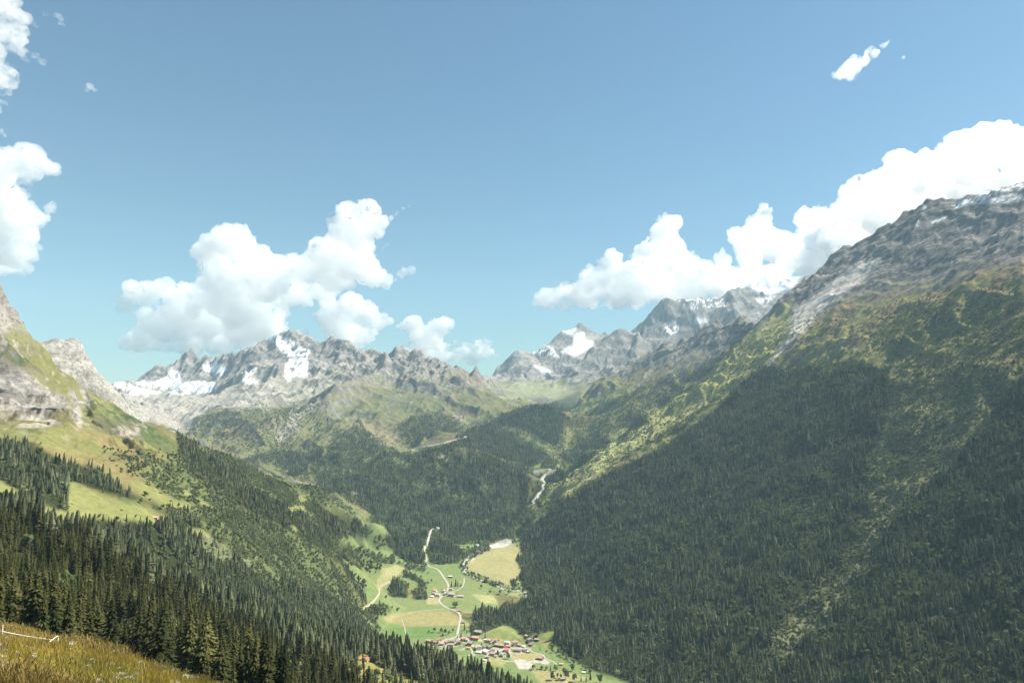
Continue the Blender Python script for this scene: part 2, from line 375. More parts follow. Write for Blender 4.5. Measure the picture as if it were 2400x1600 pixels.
# ------------------------------------------------------------------ what grows where
def gradn(a, ax): return np.gradient(a, axis=ax)
dXi, dYi, dZi = gradn(Xg, 1), gradn(Yg, 1), gradn(Zg, 1)
dXj, dYj, dZj = gradn(Xg, 0), gradn(Yg, 0), gradn(Zg, 0)
NX = dYi * dZj - dZi * dYj; NY = dZi * dXj - dXi * dZj; NZ = dXi * dYj - dYi * dXj
nl = np.sqrt(NX * NX + NY * NY + NZ * NZ) + 1e-9
NX, NY, NZ = NX / nl, NY / nl, NZ / nl
CELL = nl.astype(np.float32)                       # true surface area per grid cell
slope = np.degrees(np.arccos(np.clip(np.abs(NZ), 0, 1))).astype(np.float32)
jx = fbm(Xg, Yg, 90, 4, 51, .6) * 9000 / (Rg + 400); jy = fbm(Xg, Yg, 90, 4, 77, .6) * 6000 / (Rg + 400)
QX = PXg + jx; QY = PYg + jy                       # ragged lookup position for natural borders

def poly(pts, regs=None, ragged=True, soft=0):
    """mask of the ground inside an outline traced on the ground that shows there"""
    X_, Y_ = (QX, QY) if ragged else (PXg, PYg)
    xs = [p[0] for p in pts]; ys = [p[1] for p in pts]
    m = (X_ > min(xs)) & (X_ < max(xs)) & (Y_ > min(ys)) & (Y_ < max(ys)) & (VIS > -14)
    if regs is not None: m &= np.isin(Gg, regs)
    idx = np.nonzero(m)
    x = X_[idx]; y = Y_[idx]; ins = np.zeros(len(x), bool)
    n = len(pts)
    for i in range(n):
        x1, y1 = pts[i]; x2, y2 = pts[(i + 1) % n]
        if y1 == y2: continue
        c = ((y1 > y) != (y2 > y)) & (x < (x2 - x1) * (y - y1) / (y2 - y1) + x1)
        ins ^= c
    out = np.zeros(Xg.shape, np.float32); out[idx[0][ins], idx[1][ins]] = 1
    if soft: out = blur(out, soft, soft)
    return out

vp = poly([(1060,1470),(1108,1474),(1120,1482),(1150,1478),(1175,1462),(1200,1468),(1222,1486),(1236,1495),(1245,1488),(1252,1480),(1288,1478),(1290,1495),(1304,1512),(1334,1538),(1374,1562),(1434,1582),(1484,1602),(1500,1700),(1060,1700)], [RIG], ragged=False)
Gg[vp > .5] = VAL
C_ = lambda r, g, b: np.array([r, g, b], np.float32)
GRASS, OLIVE, RUST = C_(.16, .16, .065), C_(.13, .12, .055), C_(.20, .125, .06)
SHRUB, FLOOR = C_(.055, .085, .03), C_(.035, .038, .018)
ROCK, DARKROCK, SCREE, LIMEST, SNOW, ICE = C_(.235, .22, .20), C_(.13, .127, .122), C_(.33, .305, .27), C_(.34, .325, .305), C_(.86, .88, .90), C_(.45, .50, .54)
VGREEN, VDRY, VPALE = C_(.138, .185, .07), C_(.245, .225, .105), C_(.19, .21, .092)
COLR = np.zeros(Xg.shape + (3,), np.float32)
def put(mask, c):
    m = mask[..., None]
    COLR[:] = COLR * (1 - m) + c * m
nA = fbm(Xg, Yg, 260, 5, 61, .6); nB = fbm(Xg, Yg, 70, 5, 62, .65); nC = fbm(Xg, Yg, 20, 3, 63, .7)
is_ = lambda *r: np.isin(Gg, r).astype(np.float32)
# general mountain cover from height, steepness and chance
put(np.ones_like(nA), GRASS)
put(sm(-.2, .5, nA + .5 * nB), OLIVE)
put(sm(.1, .8, nB + .4 * nC) * .6, RUST)
put(sm(0, .5, nB * .8 - nA * .5 + nC * .3) * sm(500, 100, Zg), SHRUB)
high = np.where(np.isin(Gg, (CEN, FAR)), 185, np.where(Gg == SHO, 330, 480)) - np.where((Gg == CEN) & (np.degrees(THg) < -14), 120, 0)
rocky = sm(-.15, .25, (slope - 44) / 26 + (Zg - high) / 330 + nB * .5 + nC * .4)
put(rocky, ROCK)
put(rocky * sm(-.1, .6, nC + .5 * nB), DARKROCK)
put(rocky * sm(36, 26, slope) * sm(-.4, .3, nA), SCREE)
nS = fbm((Xg * .8 + Yg * .5) * .22, Zg * 1.25 + 30 * nA, 42, 4, 69, .6)
nS2 = fbm((Xg + Yg) * .3, Zg * 1.3, 13, 3, 72, .6)
put(rocky * sm(.1, .5, nS2 + nS * .4) * .6, DARKROCK)
put(rocky * sm(.05, .45, nS) * .45, DARKROCK); put(rocky * sm(.1, .5, -nS) * .45, C_(.33, .30, .265))
# limestone
lm = is_(LIME)
put(lm, LIMEST); put(lm * sm(-.1, .4, nS2 + nS * .6) * .8, ROCK); put(lm * sm(.1, .6, nC + nS * .5) * .5, DARKROCK)
jx0, jy0 = jx, jy
# ---- bare rock, scree, snow (outlines traced on the ground that shows there)
def patch(pts, c, regs=None, soft=1.0, k=1.0, tex=None):
    m = poly(pts, regs, soft=soft) * k
    if tex is not None: m = m * tex
    put(np.clip(m, 0, 1), c); return m
speck = sm(-.15, .15, nC + .6 * nB)
# left hillside
patch([(-900,400),(0,600),(80,740),(100,830),(60,800),(30,775),(-100,800),(-900,900)], C_(.25,.237,.22), [LEFT], k=.9)
put(poly([(-900,400),(0,600),(80,740),(100,830),(60,800),(30,775),(-100,800),(-900,900)], [LEFT], soft=1) * sm(-.1, .4, nS) * .7, C_(.15,.135,.12))
patch([(20,775),(60,765),(100,810),(110,840),(60,835),(20,810)], GRASS, [LEFT], k=.8)
patch([(-900,880),(0,845),(60,868),(150,882),(200,915),(215,945),(160,962),(100,965),(0,962),(-900,1000)], C_(.25,.237,.22), [LEFT], tex=sm(-.6, -.1, nB))
put(poly([(-900,880),(0,845),(60,868),(150,882),(200,915),(215,945),(160,962),(100,965),(0,962),(-900,1000)], [LEFT], soft=1) * sm(0, .4, nS) * .8, C_(.13,.12,.105))
patch([(60,872),(140,868),(180,885),(190,910),(150,925),(90,905)], GRASS * .9, [LEFT], k=.85)
patch([(30,985),(100,970),(150,985),(110,1000),(40,1002)], SCREE, [LEFT], tex=sm(-.3, .1, nB))
patch([(162,958),(190,960),(188,1005),(183,1000)], SCREE * 1.15, [LEFT])
patch([(220,975),(300,985),(335,1000),(325,1030),(290,1035),(225,1010)], C_(.10, .10, .06), [LEFT], k=.8)
patch([(285,995),(330,1000),(320,1028),(290,1032),(275,1020),(250,1025)], C_(.27,.24,.21), [LEFT], tex=speck)
leftgrass = poly([(-900,990),(0,1000),(180,1000),(330,1040),(420,1040),(470,1060),(560,1080),(620,1110),(540,1130),(450,1110),(420,1180),(330,1150),(250,1110),(120,1090),(0,1060),(-900,1060)], [LEFT], soft=3)
put(leftgrass * .8, C_(.165,.17,.062)); put(leftgrass * sm(.0, .6, nA + .4 * nC) * .75, C_(.20,.155,.075)); put(leftgrass * sm(.25, .6, nB + .6 * nC) * .8, C_(.075,.09,.04)); put(is_(LEFT) * sm(.55, .7, nC + .25 * nB) * sm(-60, 60, Zg) * .8, C_(.30,.28,.25))
for q in ([(-900,1150),(0,1125),(60,1160),(110,1190),(210,1200),(190,1235),(100,1230),(0,1195),(-900,1250)],
          [(160,1125),(250,1165),(330,1185),(400,1212),(398,1232),(330,1225),(180,1215),(150,1180)],
          [(295,1135),(340,1130),(400,1165),(450,1180),(440,1195),(380,1185)],
          [(430,1235),(470,1238),(500,1250),(495,1262),(440,1252)],
          [(425,1148),(500,1190),(495,1196),(430,1160)],
          [(693,1155),(728,1155),(732,1170),(700,1178)], [(673,1190),(690,1182),(712,1186),(716,1200),(680,1203)],
          [(732,1170),(780,1190),(800,1195),(818,1212),(780,1208)],[(676,1232),(690,1232),(704,1248),(690,1246)]):
    m = poly(q, [LEFT], soft=1.2); put(m * .95, C_(.175, .185, .07))
MEADOW_L = blur(sum(poly(q, [LEFT]) for q in ([(-900,1150),(0,1125),(60,1160),(110,1190),(210,1200),(190,1235),(100,1230),(0,1195),(-900,1250)],
          [(160,1125),(250,1165),(330,1185),(400,1212),(398,1232),(330,1225),(180,1215),(150,1180)],
          [(295,1135),(340,1130),(400,1165),(450,1180),(440,1195),(380,1185)],
          [(430,1235),(470,1238),(500,1250),(495,1262),(440,1252)], [(425,1148),(500,1190),(495,1196),(430,1160)],
          [(693,1155),(728,1155),(732,1170),(700,1178)], [(673,1190),(690,1182),(712,1186),(716,1200),(680,1203)],
          [(732,1170),(780,1190),(800,1195),(818,1212),(780,1208)],[(676,1232),(690,1232),(704,1248),(690,1246)])), .7, .7)
crags = poly([(470,1262),(500,1258),(545,1275),(548,1312),(520,1318),(480,1300)], soft=.8) + poly([(560,1300),(590,1305),(600,1335),(575,1330)], soft=.8) + poly([(395,1240),(420,1250),(415,1262),(400,1258)])
put(np.clip(crags, 0, 1) * sm(-.5, 0, nC), C_(.30,.25,.22))
# limestone mountain streaks, green foot
patch([(60,800),(120,900),(260,960),(380,1000),(330,940),(200,850),(110,800)], C_(.20,.20,.12), [LIME], k=.25)
# central bowl, scree fans and glaciers
patch([(230,895),(330,915),(500,925),(560,905),(640,900),(700,930),(640,950),(560,965),(500,950),(470,985),(440,1020),(300,960)], SCREE * .95, [CEN], soft=3, k=.85)
patch([(560,900),(690,880),(780,870),(800,900),(700,950),(620,950)], C_(.30,.29,.24), [CEN], soft=4, k=.7)
for q, ice in (([(250,888),(275,893),(330,910),(380,920),(345,925),(300,917),(256,903)], 0),
    ([(300,884),(340,893),(360,896),(391,882),(403,866),(422,872),(424,896),(470,893),(505,896),(508,912),(450,917),(391,912),(335,905)], 0),
    ([(380,905),(505,905),(490,920),(400,925)], 1),
    ([(473,852),(503,848),(533,865),(520,877),(497,874),(480,869)], 0), 
    ([(612,784),(650,787),(688,801),(702,814),(728,822),(716,840),(679,840),(650,811)], 0),
    ([(674,846),(720,838),(724,862),(718,884),(690,880),(672,893),(668,868)], 0),
    ([(568,872),(603,860),(592,876),(572,884)], 0), ([(566,886),(608,889),(600,898),(572,898)], 0), ([(545,890),(552,870),(548,895)], 0)):
    patch(q, ICE if ice else SNOW, [CEN], soft=.6, tex=sm(-.5, -.2, nC + .5 * nB))
# central slopes turn green to the foot
cg = poly([(425,1020),(480,970),(560,960),(640,950),(720,960),(800,900),(900,880),(1000,900),(1080,870),(1160,900),(1240,960),(1300,1100),(1240,1200),(900,1220),(560,1090)], [CEN, HIL], soft=4)
put(cg * .55 * (1 - rocky * .5), C_(.125,.13,.065)); put(cg * sm(-.2, .4, nA + .3 * nC) * .6, C_(.165,.135,.085))
patch([(1060,960),(1090,985),(1130,1040),(1125,1062),(1090,1030),(1070,1000)], C_(.36,.33,.31), [CEN], k=.85, tex=sm(-.5, .1, nC))
patch([(690,960),(715,965),(655,1040),(640,1035)], SCREE, [CEN], k=.8); patch([(800,985),(870,995),(960,1030),(900,1040),(820,1010)], C_(.20,.17,.10), [CEN], k=.6, soft=3)
patch([(1150,900),(1300,895),(1380,930),(1260,990),(1180,960)], C_(.26,.27,.16), [HIL, FAR], soft=2, k=.9)
patch([(1190,940),(1290,930),(1260,970),(1210,975)], C_(.36,.33,.26), [HIL], soft=2, k=.9)
patch([(968,1055),(1010,1060),(1055,1063),(1050,1082),(985,1068)], C_(.32,.31,.19), [CEN, HIL], soft=.8)
patch([(1145,990),(1180,993),(1185,1002),(1150,1018)], C_(.30,.29,.2), [CEN, HIL], soft=.8)
patch([(820,1150),(870,1146),(877,1152),(840,1164),(825,1160)], C_(.62,.58,.54), [CEN], soft=.4)
# far peaks
for q in ([(1314,775),(1352,768),(1340,786)], [(1346,785),(1368,780),(1373,795),(1392,798),(1385,813),(1349,834),(1314,824),(1343,806)],
    [(1250,855),(1276,862),(1291,869),(1281,879)], [(1745,664),(1775,652),(1819,644),(1880,650),(1850,680),(1795,692),(1770,680)],
    [(1612,752),(1640,742),(1668,752),(1640,757)]):
    patch(q, SNOW, [FAR], soft=.7)
for q in ([(1558,760),(1590,756),(1592,778),(1558,790)], [(1765,698),(1820,694),(1790,722)], [(1580,700),(1700,695),(1700,720),(1600,725)], [(1240,800),(1290,810),(1320,840),(1250,830)]):
    patch(q, SNOW, [FAR], soft=.5, tex=sm(.12, .3, nC + .4 * nB))
# right mountain
patch([(2076,600),(2018,611),(1940,665),(1900,700),(1862,722),(1845,774),(1800,848),(1740,905),(1760,900),(1858,798),(1906,760),(1926,726),(2021,658),(2059,617)], C_(.48,.44,.39), [RIG], soft=2)
gs = poly([(1855,700),(1815,737),(1750,783),(1715,820),(1665,865),(1595,915),(1480,985),(1385,1062),(1285,1145),(1330,1160),(1450,1080),(1560,1010),(1650,955),(1750,890),(1800,848),(1850,785)], [RIG], soft=2)
put(gs * .85, C_(.29,.295,.12)); put(gs * sm(0, .6, nB + nC * .5) * .5, C_(.36,.30,.17))
alp = poly([(2000,700),(2100,690),(2400,610),(2700,600),(2700,900),(2400,860),(2250,830),(2100,860),(1990,830),(1850,850),(1900,760)], [RIG], soft=6)
put(alp * .75 * (1 - .4 * rocky), C_(.25,.225,.10)); put(alp * sm(-.1, .5, nB + .5 * nA) * .6, C_(.29,.18,.11)); put(alp * sm(.15, .5, nC + nA * .6) * .5, C_(.055,.075,.035))
for q in ([(2225,482),(2290,455),(2330,440),(2400,428),(2400,445),(2345,450),(2300,470),(2240,490)], [(2290,475),(2370,455),(2400,455),(2400,468),(2330,480)], [(2160,487),(2172,480),(2170,495)], [(2146,530),(2156,510),(2152,532)], [(2180,520),(2220,505),(2215,515),(2185,525)], [(2260,540),(2285,534),(2280,541)]):
    patch(q, SNOW, [RIG], soft=.5, tex=sm(-.35, -.1, nC))
patch([(2250,490),(2400,470),(2400,620),(2330,610),(2240,560)], C_(.27,.25,.24), [RIG], soft=5, k=.7)
# meadow round the camera, near hillside floor and its clearing
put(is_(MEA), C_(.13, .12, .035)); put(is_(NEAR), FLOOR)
CLEAR = poly([(812,1548),(832,1545),(845,1532),(866,1533),(874,1551),(880,1560),(896,1557),(912,1559),(914,1573),(922,1573),(958,1586),(980,1596),(1000,1640),(815,1640),(806,1558)], [NEAR], soft=1)
put(CLEAR, C_(.20,.19,.06)); put(CLEAR * sm(0, .5, nC), C_(.26,.21,.09))
# ---- valley floor and its fields
vm = is_(VAL) * (Yg > 900)
vm = blur(vm, 1, 1)
put(vm, VGREEN); put(vm * sm(-.2, .6, nA + nB * .5) * .45, VPALE)
def field(pts, c, soft=.6, k=1.0):
    m = np.zeros(Xg.shape, np.float32)
    m = poly(pts, [VAL], ragged=False, soft=soft) * k; put(m, c)
field([(1090,1312),(1110,1300),(1225,1270),(1230,1340),(1225,1358),(1200,1372),(1150,1355),(1100,1338),(1080,1325)], C_(.25,.235,.11))
field([(897,1444),(960,1432),(1070,1430),(1082,1450),(1073,1466),(950,1468),(905,1455)], VDRY)
field([(1082,1432),(1107,1432),(1112,1450),(1098,1466),(1080,1466)], VDRY)
field([(999,1400),(1027,1400),(1030,1416),(1000,1414)], C_(.31,.27,.15))
field([(1104,1390),(1160,1396),(1240,1383),(1225,1405),(1215,1414),(1130,1412)], C_(.27,.27,.12))
field([(885,1383),(882,1362),(898,1332),(930,1322),(950,1330),(935,1345),(905,1368),(893,1378)], C_(.27,.26,.125))
field([(900,1468),(945,1468),(955,1500),(915,1490)], C_(.12,.185,.06)); field([(950,1468),(1010,1466),(1030,1490),(955,1498)], C_(.115,.18,.06))
field([(1193,1531),(1240,1528),(1278,1533),(1270,1545),(1200,1547)], VDRY)
field([(1244,1570),(1315,1570),(1385,1590),(1300,1602),(1265,1598)], VDRY)
field([(1150,1540),(1190,1545),(1180,1560),(1130,1552)], C_(.25,.25,.10))
field([(1203,1545),(1228,1544),(1252,1557),(1238,1567),(1216,1567),(1208,1553)], C_(.37,.34,.30), .4)
field([(1235,1548),(1262,1545),(1276,1543),(1290,1550),(1285,1556),(1262,1553),(1245,1553)], C_(.34,.32,.28), .4)
field([(1140,1480),(1175,1464),(1197,1469),(1225,1487),(1245,1500),(1180,1508),(1150,1500)], C_(.24,.20,.08), 1.2, .8)
field([(1255,1497),(1285,1500),(1300,1512),(1270,1515)], C_(.25,.22,.09), 1, .8)
field([(960,1372),(1000,1380),(1000,1402),(970,1402),(950,1390)], C_(.19,.16,.07), 1, .8)
field([(1120,1272),(1150,1258),(1200,1264),(1208,1272),(1180,1282),(1150,1285),(1130,1292),(1118,1300),(1112,1310),(1104,1318),(1108,1300)], C_(.42,.40,.37), .6, .95)
field([(1240,1160),(1262,1130),(1290,1100),(1296,1108),(1270,1140),(1255,1165),(1243,1180)], C_(.52,.49,.45), .5, .8)
snw = (COLR.min(-1) > .6); COLR[:] = np.where(snw[..., None], COLR * (.8 + .2 * np.clip(nB + nC, -1, 1))[..., None] * np.array([.97, .985, 1.0]), COLR)
# ---- tree cover densities: TREE conifers, BROAD broadleaved trees, SCRUB bushes
TREE = np.zeros_like(nA); BROAD = np.zeros_like(nA); SCRUB = np.zeros_like(nA)
def cover(pts, regs, conif=0, broad=0, scrub=0, soft=1.5):
    m = poly(pts, regs, soft=soft)
    for A_, v in ((TREE, conif), (BROAD, broad), (SCRUB, scrub)):
        if v >= 0: A_[:] = A_ * (1 - m) + v * m
low_left = is_(LEFT) * sm(1225, 1262, QY)
TREE[:] = np.maximum(is_(NEAR), low_left * .85); TREE[:] *= 1 - np.clip(CLEAR * 1.1, 0, .97)
BROAD[:] = low_left * .3 + is_(NEAR) * .06 * (1 - CLEAR) + is_(NEAR) * .3 * sm(.35, .7, nA) * sm(500, 700, Rg); SCRUB[:] = CLEAR * .15
cover([(560,1060),(640,1080),(770,1105),(835,1130),(900,1175),(930,1235),(880,1260),(860,1300),(800,1300),(770,1290),(800,1370),(850,1420),(885,1450),(920,1480),(920,1530),(700,1500),(400,1420),(300,1330),(180,1270),(180,1215),(330,1200),(420,1215),(400,1165),(330,1120),(420,1060)], [LEFT], .30, .85, .9, 3)
put(poly([(560,1060),(640,1080),(770,1105),(835,1130),(900,1175),(930,1235),(880,1260),(860,1300),(800,1300),(770,1290),(800,1370),(850,1420),(885,1450),(920,1480),(700,1500),(400,1420),(300,1330),(180,1270),(180,1215),(330,1200),(420,1215),(400,1165),(330,1120),(420,1060)], [LEFT], soft=4) * .8 * (1 - MEADOW_L), C_(.12,.145,.06)); lp = np.where(Gg == LEFT, .3 + .7 * sm(-.45, .1, nA + .6 * nB), 1); TREE *= lp; BROAD *= lp
cover([(860,1195),(905,1215),(960,1222),(1010,1240),(1090,1262),(1090,1275),(1000,1268),(985,1262),(925,1250),(903,1258),(905,1240),(880,1225)], [VAL, LEFT, CEN], .6, .6, .5, 1)
cover([(760,1225),(800,1215),(830,1225),(815,1235),(820,1256),(800,1258),(780,1262),(770,1290),(745,1270)], [VAL, LEFT], .5, .6, .5, 1)
cover([(780,1268),(850,1292),(925,1306),(925,1318),(860,1305),(795,1302),(770,1290)], [VAL, LEFT], .15, .8, .6, 1)
cover([(1225,1240),(1238,1160),(1262,1105),(1285,1065),(1310,1070),(1290,1120),(1265,1170),(1250,1230)], [VAL], .35, .4, .8, 1)
cover([(240,1050),(420,1080),(520,1180),(420,1180),(300,1110)], [LEFT], .04, .2, .9, 3)
cover([(-900,1030),(0,1045),(60,1035),(120,1060),(160,1100),(175,1150),(222,1190),(150,1205),(100,1180),(60,1165),(0,1125),(-900,1130)], [LEFT], .75, .02, .15, 1)
cover([(150,1088),(230,1100),(290,1150),(390,1198),(500,1250),(540,1290),(430,1240),(340,1180),(260,1160),(170,1130)], [LEFT], .95, .05, 0, 1)
cover([(170,1215),(260,1203),(330,1212),(400,1236),(430,1240),(530,1260),(580,1330),(700,1420),(600,1450),(300,1340),(170,1280)], [LEFT], .95, .15, .1, 1.5)
cover([(412,1022),(450,1040),(520,1090),(600,1150),(690,1190),(780,1260),(770,1300),(650,1225),(560,1180),(480,1120),(420,1060)], [LEFT], 1, .1, 0, 1)
cover([(730,1170),(790,1200),(840,1235),(860,1265),(800,1262),(740,1220)], [LEFT], 1, .1, 0, 1)
cover([(600,1360),(700,1380),(850,1430),(925,1478),(920,1540),(700,1500),(550,1440)], [LEFT], .9, .25, 0, 2)
TREE *= 1 - np.clip(MEADOW_L * 1.1, 0, 1); BROAD *= 1 - np.clip(MEADOW_L * 1.1, 0, 1); SCRUB *= 1 - np.clip(MEADOW_L, 0, .9)
cr = np.clip(crags, 0, 1); TREE *= 1 - .85 * cr; BROAD *= 1 - .85 * cr
# valley woods and hedges
wood = [VAL, LEFT, CEN]
for q, c_, b_ in (([(903,1258),(925,1250),(985,1262),(1004,1295),(1006,1325),(985,1320),(958,1316),(925,1296),(905,1275)], 1, .15),
    ([(817,1232),(835,1220),(868,1245),(872,1262),(850,1266),(825,1256)], 1, .1), ([(872,1258),(890,1258),(893,1288),(876,1286)], .3, .7),
    ([(800,1303),(830,1306),(890,1326),(890,1338),(850,1332),(800,1316)], .1, .9), ([(846,1302),(880,1308),(920,1316),(910,1322),(870,1318)], .1, .8),
    ([(925,1318),(960,1322),(996,1332),(992,1340),(950,1330)], .1, .9), ([(946,1338),(970,1348),(995,1368),(999,1392),(990,1388),(976,1362),(950,1352)], .3, .8),
    ([(912,1385),(922,1362),(940,1362),(957,1372),(955,1400),(925,1400),(910,1394)], .9, .3), ([(968,1385),(985,1382),(998,1396),(995,1402),(968,1402)], .3, .7),
    ([(795,1345),(812,1352),(858,1366),(856,1382),(820,1376),(800,1366)], .1, .7), ([(795,1380),(820,1384),(832,1394),(820,1400),(795,1394)], .1, .8),
    ([(852,1426),(870,1420),(916,1422),(916,1436),(880,1440),(858,1438)], .2, .9),
    ([(1000,1272),(1030,1268),(1075,1285),(1086,1300),(1075,1320),(1040,1322),(1010,1320),(1002,1300)], .6, .6), ([(1075,1290),(1110,1285),(1140,1275),(1150,1290),(1110,1305),(1090,1322)], .1, .8),
    ([(960,1222),(1060,1256),(1160,1256),(1150,1262),(1060,1272),(1000,1262),(960,1240)], .7, .5),
    ([(1196,1358),(1206,1355),(1216,1372),(1200,1374)], 1, 0), ([(1098,1470),(1115,1440),(1118,1490),(1104,1490)], .5, .5),
    ([(1240,1205),(1262,1150),(1268,1110),(1300,1100),(1290,1150),(1262,1190),(1235,1240)], .5, .4),
    ([(1290,1512),(1310,1535),(1350,1560),(1330,1553),(1300,1530),(1284,1512)], .2, .9), ([(1365,1560),(1390,1578),(1450,1600),(1410,1586),(1370,1572)], .1, .7)):
    m = poly(q, wood, soft=.7)
    TREE[:] = TREE * (1 - m) + c_ * m; BROAD[:] = BROAD * (1 - m) + b_ * m
river = [(1112,1318),(1100,1335),(1095,1345),(1110,1352),(1140,1362),(1175,1378),(1200,1390),(1222,1400)]
# central woods
cover([(590,1072),(640,1064),(700,1056),(760,1062),(800,1010),(850,1004),(900,1052),(955,1068),(1010,1052),(1060,1046),(1170,1080),(1235,1100),(1245,1190),(1215,1260),(1080,1268),(960,1240),(880,1200),(700,1112)], [CEN, HIL, VAL], .8, .22, .3, 4)
mc = np.isin(Gg, (CEN, HIL)); ptc = sm(-.35, .25, nA * .9 + nB * .5 + (1100 - PYg) * -.004); TREE *= np.where(mc, .25 + .75 * ptc, 1); SCRUB[:] = np.where(mc & (TREE > .02), np.maximum(SCRUB, .5 * (1 - ptc)), SCRUB)
cover([(740,1080),(830,1075),(870,1110),(830,1130),(760,1120)], [CEN], .1, .4, .6, 4); cover([(890,1080),(930,1090),(960,1150),(920,1140)], [CEN], .3, .5, .5, 4)
cover([(1090,1012),(1150,990),(1190,968),(1232,955),(1290,950),(1330,965),(1320,1020),(1290,1080),(1240,1095),(1180,1075),(1060,1040)], [HIL, CEN], .8, .15, .2, 3)
cover([(1000,970),(1060,980),(1120,1020),(1180,1060),(1060,1040),(960,1050),(930,1000)], [CEN], .3, .1, .6, 5)
cover([(440,1000),(520,960),(640,960),(760,960),(800,1010),(700,1050),(590,1070),(520,1060)], [CEN], .02, .05, .5, 6)
# shoulder
cover([(1262,1115),(1330,1060),(1420,1000),(1520,950),(1620,880),(1700,830),(1760,780),(1740,860),(1660,930),(1520,1000),(1400,1080),(1300,1160),(1255,1190)], [SHO], .75, .15, .35, 4)
cover([(1290,1080),(1330,1000),(1420,960),(1520,910),(1600,860),(1620,880),(1500,960),(1380,1020)], [SHO], .1, .1, .5, 5)
# right mountain
RG = [RIG]
cover([(1180,1300),(1195,1240),(1280,1125),(1480,960),(1620,860),(1735,770),(1800,848),(1720,905),(1600,1000),(1400,1110),(1280,1200),(1200,1320)], RG, .05, .22, .75, 3)
SCRUB *= 1 - .75 * gs; BROAD *= 1 - .8 * gs; TREE *= 1 - .9 * gs
cover([(1205,1320),(1225,1260),(1290,1195),(1400,1122),(1500,1075),(1580,1035),(1680,960),(1740,900),(1790,852),(1850,872),(1900,858),(2000,848),(2085,868),(2092,910),(2075,1000),(2050,1080),(2040,1130),(2070,1240),(2120,1180),(2230,1095),(2290,1000),(2400,880),(3200,700),(3200,1800),(1400,1800),(1300,1620),(1100,1500),(1110,1430),(1215,1415),(1235,1400),(1215,1370)], RG, 1.0, .05, .05, 1.5)
up = is_(RIG) * sm(60, 260, Zg + 90 * nA + 60 * nB); TREE *= 1 - up * .75 * sm(-.3, .3, nB + .5 * nC); SCRUB[:] = np.where(is_(RIG) > 0, np.maximum(SCRUB, up * .22) * sm(640, 460, Zg), SCRUB)
cover([(2092,900),(2250,850),(2400,860),(2300,1000),(2230,1090),(2130,1160),(2090,1230),(2065,1300),(2000,1390),(1900,1480),(1845,1560),(1780,1555),(1835,1450),(1905,1370),(1975,1300),(2020,1230),(2030,1130),(2045,1080)], RG, .10, .25, .9, 5)
for q in ([(846,1224),(900,1230),(908,1248),(893,1260),(870,1262),(850,1240)], [(782,1259),(811,1251),(868,1267),(871,1282),(919,1291),(919,1304),(846,1291),(798,1272)], [(822,1195),(835,1200),(850,1212),(838,1216)]):
    m = poly(q, [VAL, LEFT, CEN], soft=.8); put(m * .9, C_(.165,.205,.085)); TREE *= 1 - m; BROAD *= 1 - m; SCRUB *= 1 - m
m = poly([(1250,1102),(1290,1098),(1308,1102),(1300,1112),(1270,1118),(1252,1112)], None, soft=.8); put(m * .9, C_(.34,.33,.26)); TREE *= 1 - m; BROAD *= 1 - m
AVA = poly([(2092,900),(2250,850),(2400,860),(2300,1000),(2230,1090),(2130,1160),(2090,1230),(2065,1300),(2000,1390),(1900,1480),(1845,1560),(1780,1555),(1835,1450),(1905,1370),(1975,1300),(2020,1230),(2030,1130),(2045,1080)], RG, soft=6)
put(AVA * .8, C_(.18,.18,.10)); put(AVA * sm(.1, .6, nB + nC * .5) * .6, C_(.28,.24,.16))
cover([(1780,1190),(1930,1170),(1960,1230),(1900,1280),(1820,1260)], RG, .5, .5, .3, 6); cover([(1200,1500),(1260,1462),(1300,1500),(1260,1490)], RG, .5, .4, 0, 2)
cover([(2100,720),(2300,700),(2400,690),(2600,650),(2600,860),(2400,850),(2250,830),(2100,870),(2050,800)], RG, .10, .1, .7, 6)
gap = poly([(1255,1490),(1288,1480),(1300,1480),(1300,1500),(1285,1503),(1275,1498),(1262,1500)], RG + [VAL], soft=.6) + poly([(1140,1482),(1178,1464),(1200,1470),(1222,1492),(1180,1500)], RG + [VAL], soft=.6)
put(np.clip(gap, 0, 1), C_(.19, .22, .075)); TREE *= 1 - np.clip(gap, 0, 1); BROAD *= 1 - np.clip(gap, 0, 1)
TREE *= (1 - is_(MEA)); BROAD *= 1 - is_(MEA); SCRUB *= 1 - is_(MEA)
